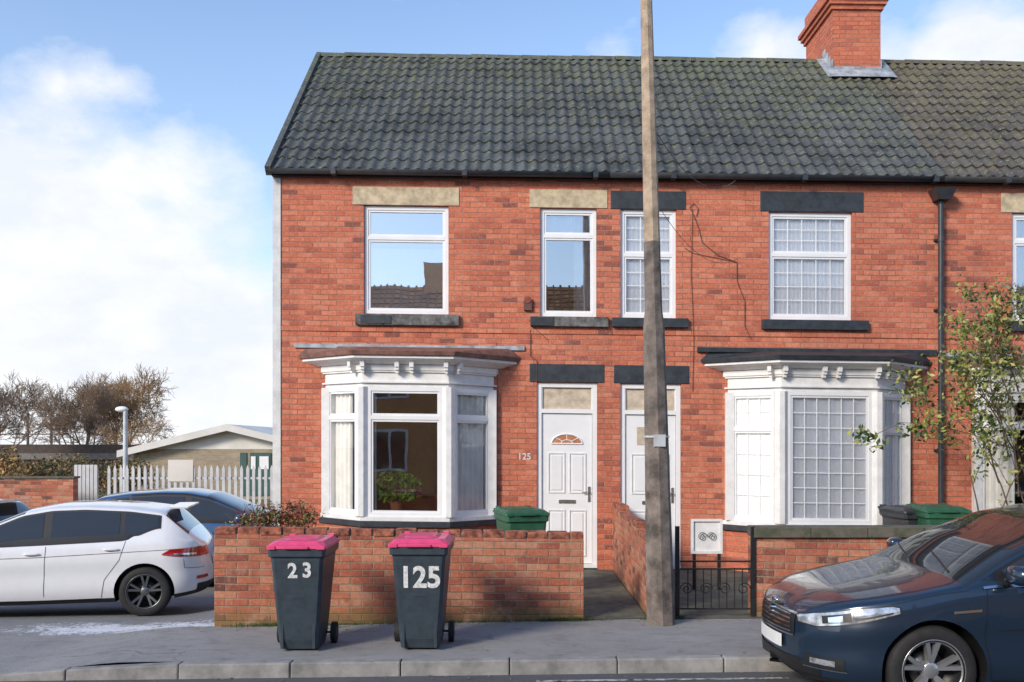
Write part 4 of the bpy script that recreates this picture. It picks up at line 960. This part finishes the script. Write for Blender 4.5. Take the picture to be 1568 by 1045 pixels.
def f_white(panel,fp,seam,pm,half,sect):
    seam([(1.28,.93),(1.22,.6),(1.28,.26)]); seam([(2.32,.97),(2.30,.3)]); seam([(1.28,.26),(2.30,.25)]); seam([(3.28,1.02),(3.2,.75),(3.02,.5),(2.98,.27)]); seam([(2.32,.25),(2.98,.26)])
    seam([(1.0,.78),(2.2,.80),(3.3,.845),(3.9,.87)],.008,'stone_grey',.002); panel(1.15,2.95,lambda x:.20,lambda x:.235,'trim_black',.006)
    lo=[(3.72,.80),(3.85,.78),(4.20,.75)]; hi=[(3.72,.815),(3.82,.87),(4.20,.885)]
    panel(3.72,4.17,lo,hi,'lamp_red',.008,24); panel(3.86,4.12,[(3.86,.80),(4.12,.785)],[(3.86,.82),(4.12,.81)],'chrome',.012,16,1)
    fp(.42,.70,lambda y:.76,lambda y:.875,'lamp_red',.008,8,3,rear=True,mirror=True)
    fp(-.7,.7,.24,.40,'trim_black',.008,20,3,rear=True); fp(-.26,.26,.62,.73,'plate',.012,8,2,rear=True); fp(.5,.72,.46,.50,'lamp_red',.012,6,1,rear=True,mirror=True)
    seam([(3.98,.74),(3.99,.62),(4.2,.60)]); handle(pm,half,2.16,.845,'paint_white'); handle(pm,half,3.10,.885,'paint_white'); mirror_(pm,half,1.45,.96,'paint_white')
    pm.box(3.72,3.98,-.52,.52,1.375,1.395,'paint_white')
profW=[(0,.56),(.03,.66),(.12,.74),(.35,.83),(.7,.905),(1.12,.98),(1.55,1.20),(2.0,1.39),(2.35,1.45),(2.75,1.46),(3.3,1.43),(3.72,1.37),(4.0,1.12),(4.14,.98),(4.24,.88),(4.27,.7),(4.28,.55)]
beltW=[(0,.62),(.3,.74),(1.1,.90),(1.3,.92),(2.3,.95),(3.2,.985),(3.7,1.02),(4.28,.9)]
scW=.93; th=math.radians(11); near=11.0; rwx=(222-784)*near/1400
Rm=Matrix.Rotation(th,4,'Z')@Matrix.Scale(scW,4); v=Rm@Vector((3.50,-.83,0)); mW=Matrix.Translation((rwx-v.x,near-v.y,-.13))@Rm
botW=botF[:3]+[(3.7,.21),(4.2,.28),(4.28,.36)]
make_car('parked_car',profW,beltW,botW,4.28,.90,(.86,3.50),(1.12,2.02),(3.74,4.02),[(1.42,2.26),(2.36,3.18),(3.24,3.66)],'paint_white',mW,'alloy_dark',f_white)
def f_blue(panel,fp,seam,pm,half,sect):
    seam([(1.28,.93),(1.22,.6),(1.28,.26)]); seam([(2.32,.97),(2.30,.3)]); mirror_(pm,half,1.45,.96,'paint_blue'); panel(1.9,3.2,lambda x:sect(x)[2]-.002,lambda x:sect(x)[2]+.02,'trim_black',.01)
cx,_,_=W(128,0,14.3); mB=Matrix.Translation((cx+3.80,14.3+.9,-.19))@Matrix.Rotation(math.radians(180+5),4,'Z')@Matrix.Scale(.97,4)
make_car('parked_car',profW,beltW,botW,4.28,.90,(.86,3.50),(1.12,2.02),(3.74,4.02),[(1.42,2.26),(2.36,3.18),(3.24,3.66)],'paint_blue',mB,'alloy_dark',f_blue)
cx,_,_=W(-150,0,15.5); mB=Matrix.Translation((cx-2.05,15.5,-.4))
make_car('parked_car',profW,beltW,botW,4.28,.90,(.86,3.50),(1.12,2.02),(3.74,4.02),[(1.42,2.26),(2.36,3.18),(3.24,3.66)],'paint_white',mB,'alloy_dark',f_white)
# ---------------------------------------------------------------- light
sv=Vector((-.62,-.66,.46)).normalized(); el=math.asin(sv.z); az=math.atan2(sv.x,sv.y)
sl=bpy.data.lights.new('sun','SUN'); sl.energy=3.6; sl.angle=math.radians(14); sl.color=(1,.90,.76); so=bpy.data.objects.new('sun',sl); sc.collection.objects.link(so)
so.rotation_euler=sv.to_track_quat('Z','Y').to_euler()
w=bpy.data.worlds.new('World'); sc.world=w; w.use_nodes=True; nt=w.node_tree; bgn=nt.nodes['Background']
sky=nn(nt,'ShaderNodeTexSky',sky_type='NISHITA'); sky.sun_disc=False; sky.sun_elevation=el; sky.sun_rotation=az; sky.air_density=1.0; sky.dust_density=.5; sky.ozone_density=1.5
tc=nn(nt,'ShaderNodeTexCoord'); D=tc.outputs['Generated']
mp=nn(nt,'ShaderNodeMapping'); mp.inputs['Scale'].default_value=(1,1,1.8); nt.links.new(D,mp.inputs[0])
nf=noise(nt,mp.outputs[0],5.5,10,.62); nf2=noise(nt,mp.outputs[0],2.6,4,.5)
tot=mth(nt,'MULTIPLY',mth(nt,'SUBTRACT',nf2,.5),.35)
def blob(px,py,rad,wt):
    global tot
    c=Vector(((px-784)/1400,1,(680-py)/1400)).normalized()
    d=nn(nt,'ShaderNodeVectorMath',operation='DISTANCE'); nt.links.new(D,d.inputs[0]); d.inputs[1].default_value=c
    tot=mth(nt,'ADD',tot,mapr(nt,d.outputs['Value'],0,rad,wt,0))
blob(-60,510,.33,.70); blob(130,310,.12,.28); blob(30,290,.12,.20); blob(95,125,.055,.34); blob(185,125,.045,.26); blob(330,590,.24,.36); blob(330,250,.08,.12)
blob(1175,70,.06,.46); blob(1290,60,.06,.36); blob(1400,80,.07,.46); blob(1560,50,.08,.5); blob(1490,85,.06,.42); blob(930,95,.05,.26)
z=nn(nt,'ShaderNodeSeparateXYZ'); nt.links.new(D,z.inputs[0]); hor=mapr(nt,z.outputs[2],.0,.16,.35,0); tot=mth(nt,'ADD',tot,hor)
dens=mapr(nt,mth(nt,'ADD',nf,tot),.63,.98)
dens=mth(nt,'SMOOTH_MIN',dens,1,.15)
skyc=mixc(nt,1.0,sky.outputs[0],(1.55,1.60,1.72),'MULTIPLY')
haze=mapr(nt,z.outputs[2],.02,.50,.48,.0); skyc=mixc(nt,haze,skyc,(4.8,5.8,7.0))
shade=mixc(nt,mapr(nt,noise(nt,mp.outputs[0],7,6),.4,.65),(5.9,6.2,6.8),(7.1,7.1,7.2))
colr=mixc(nt,dens,skyc,shade); nt.links.new(colr,bgn.inputs[0]); bgn.inputs[1].default_value=.15
# ---------------------------------------------------------------- camera
cd=bpy.data.cameras.new('camera'); cd.sensor_width=36; cd.lens=36*1400/1568; cd.shift_y=157.5/1568; cd.clip_end=2000; cd.clip_start=.1
co=bpy.data.objects.new('camera',cd); sc.collection.objects.link(co); co.location=(0,0,H); co.rotation_euler=(math.pi/2,0,0); sc.camera=co
sc.view_settings.view_transform='Standard'; sc.view_settings.look='None'; sc.view_settings.exposure=0
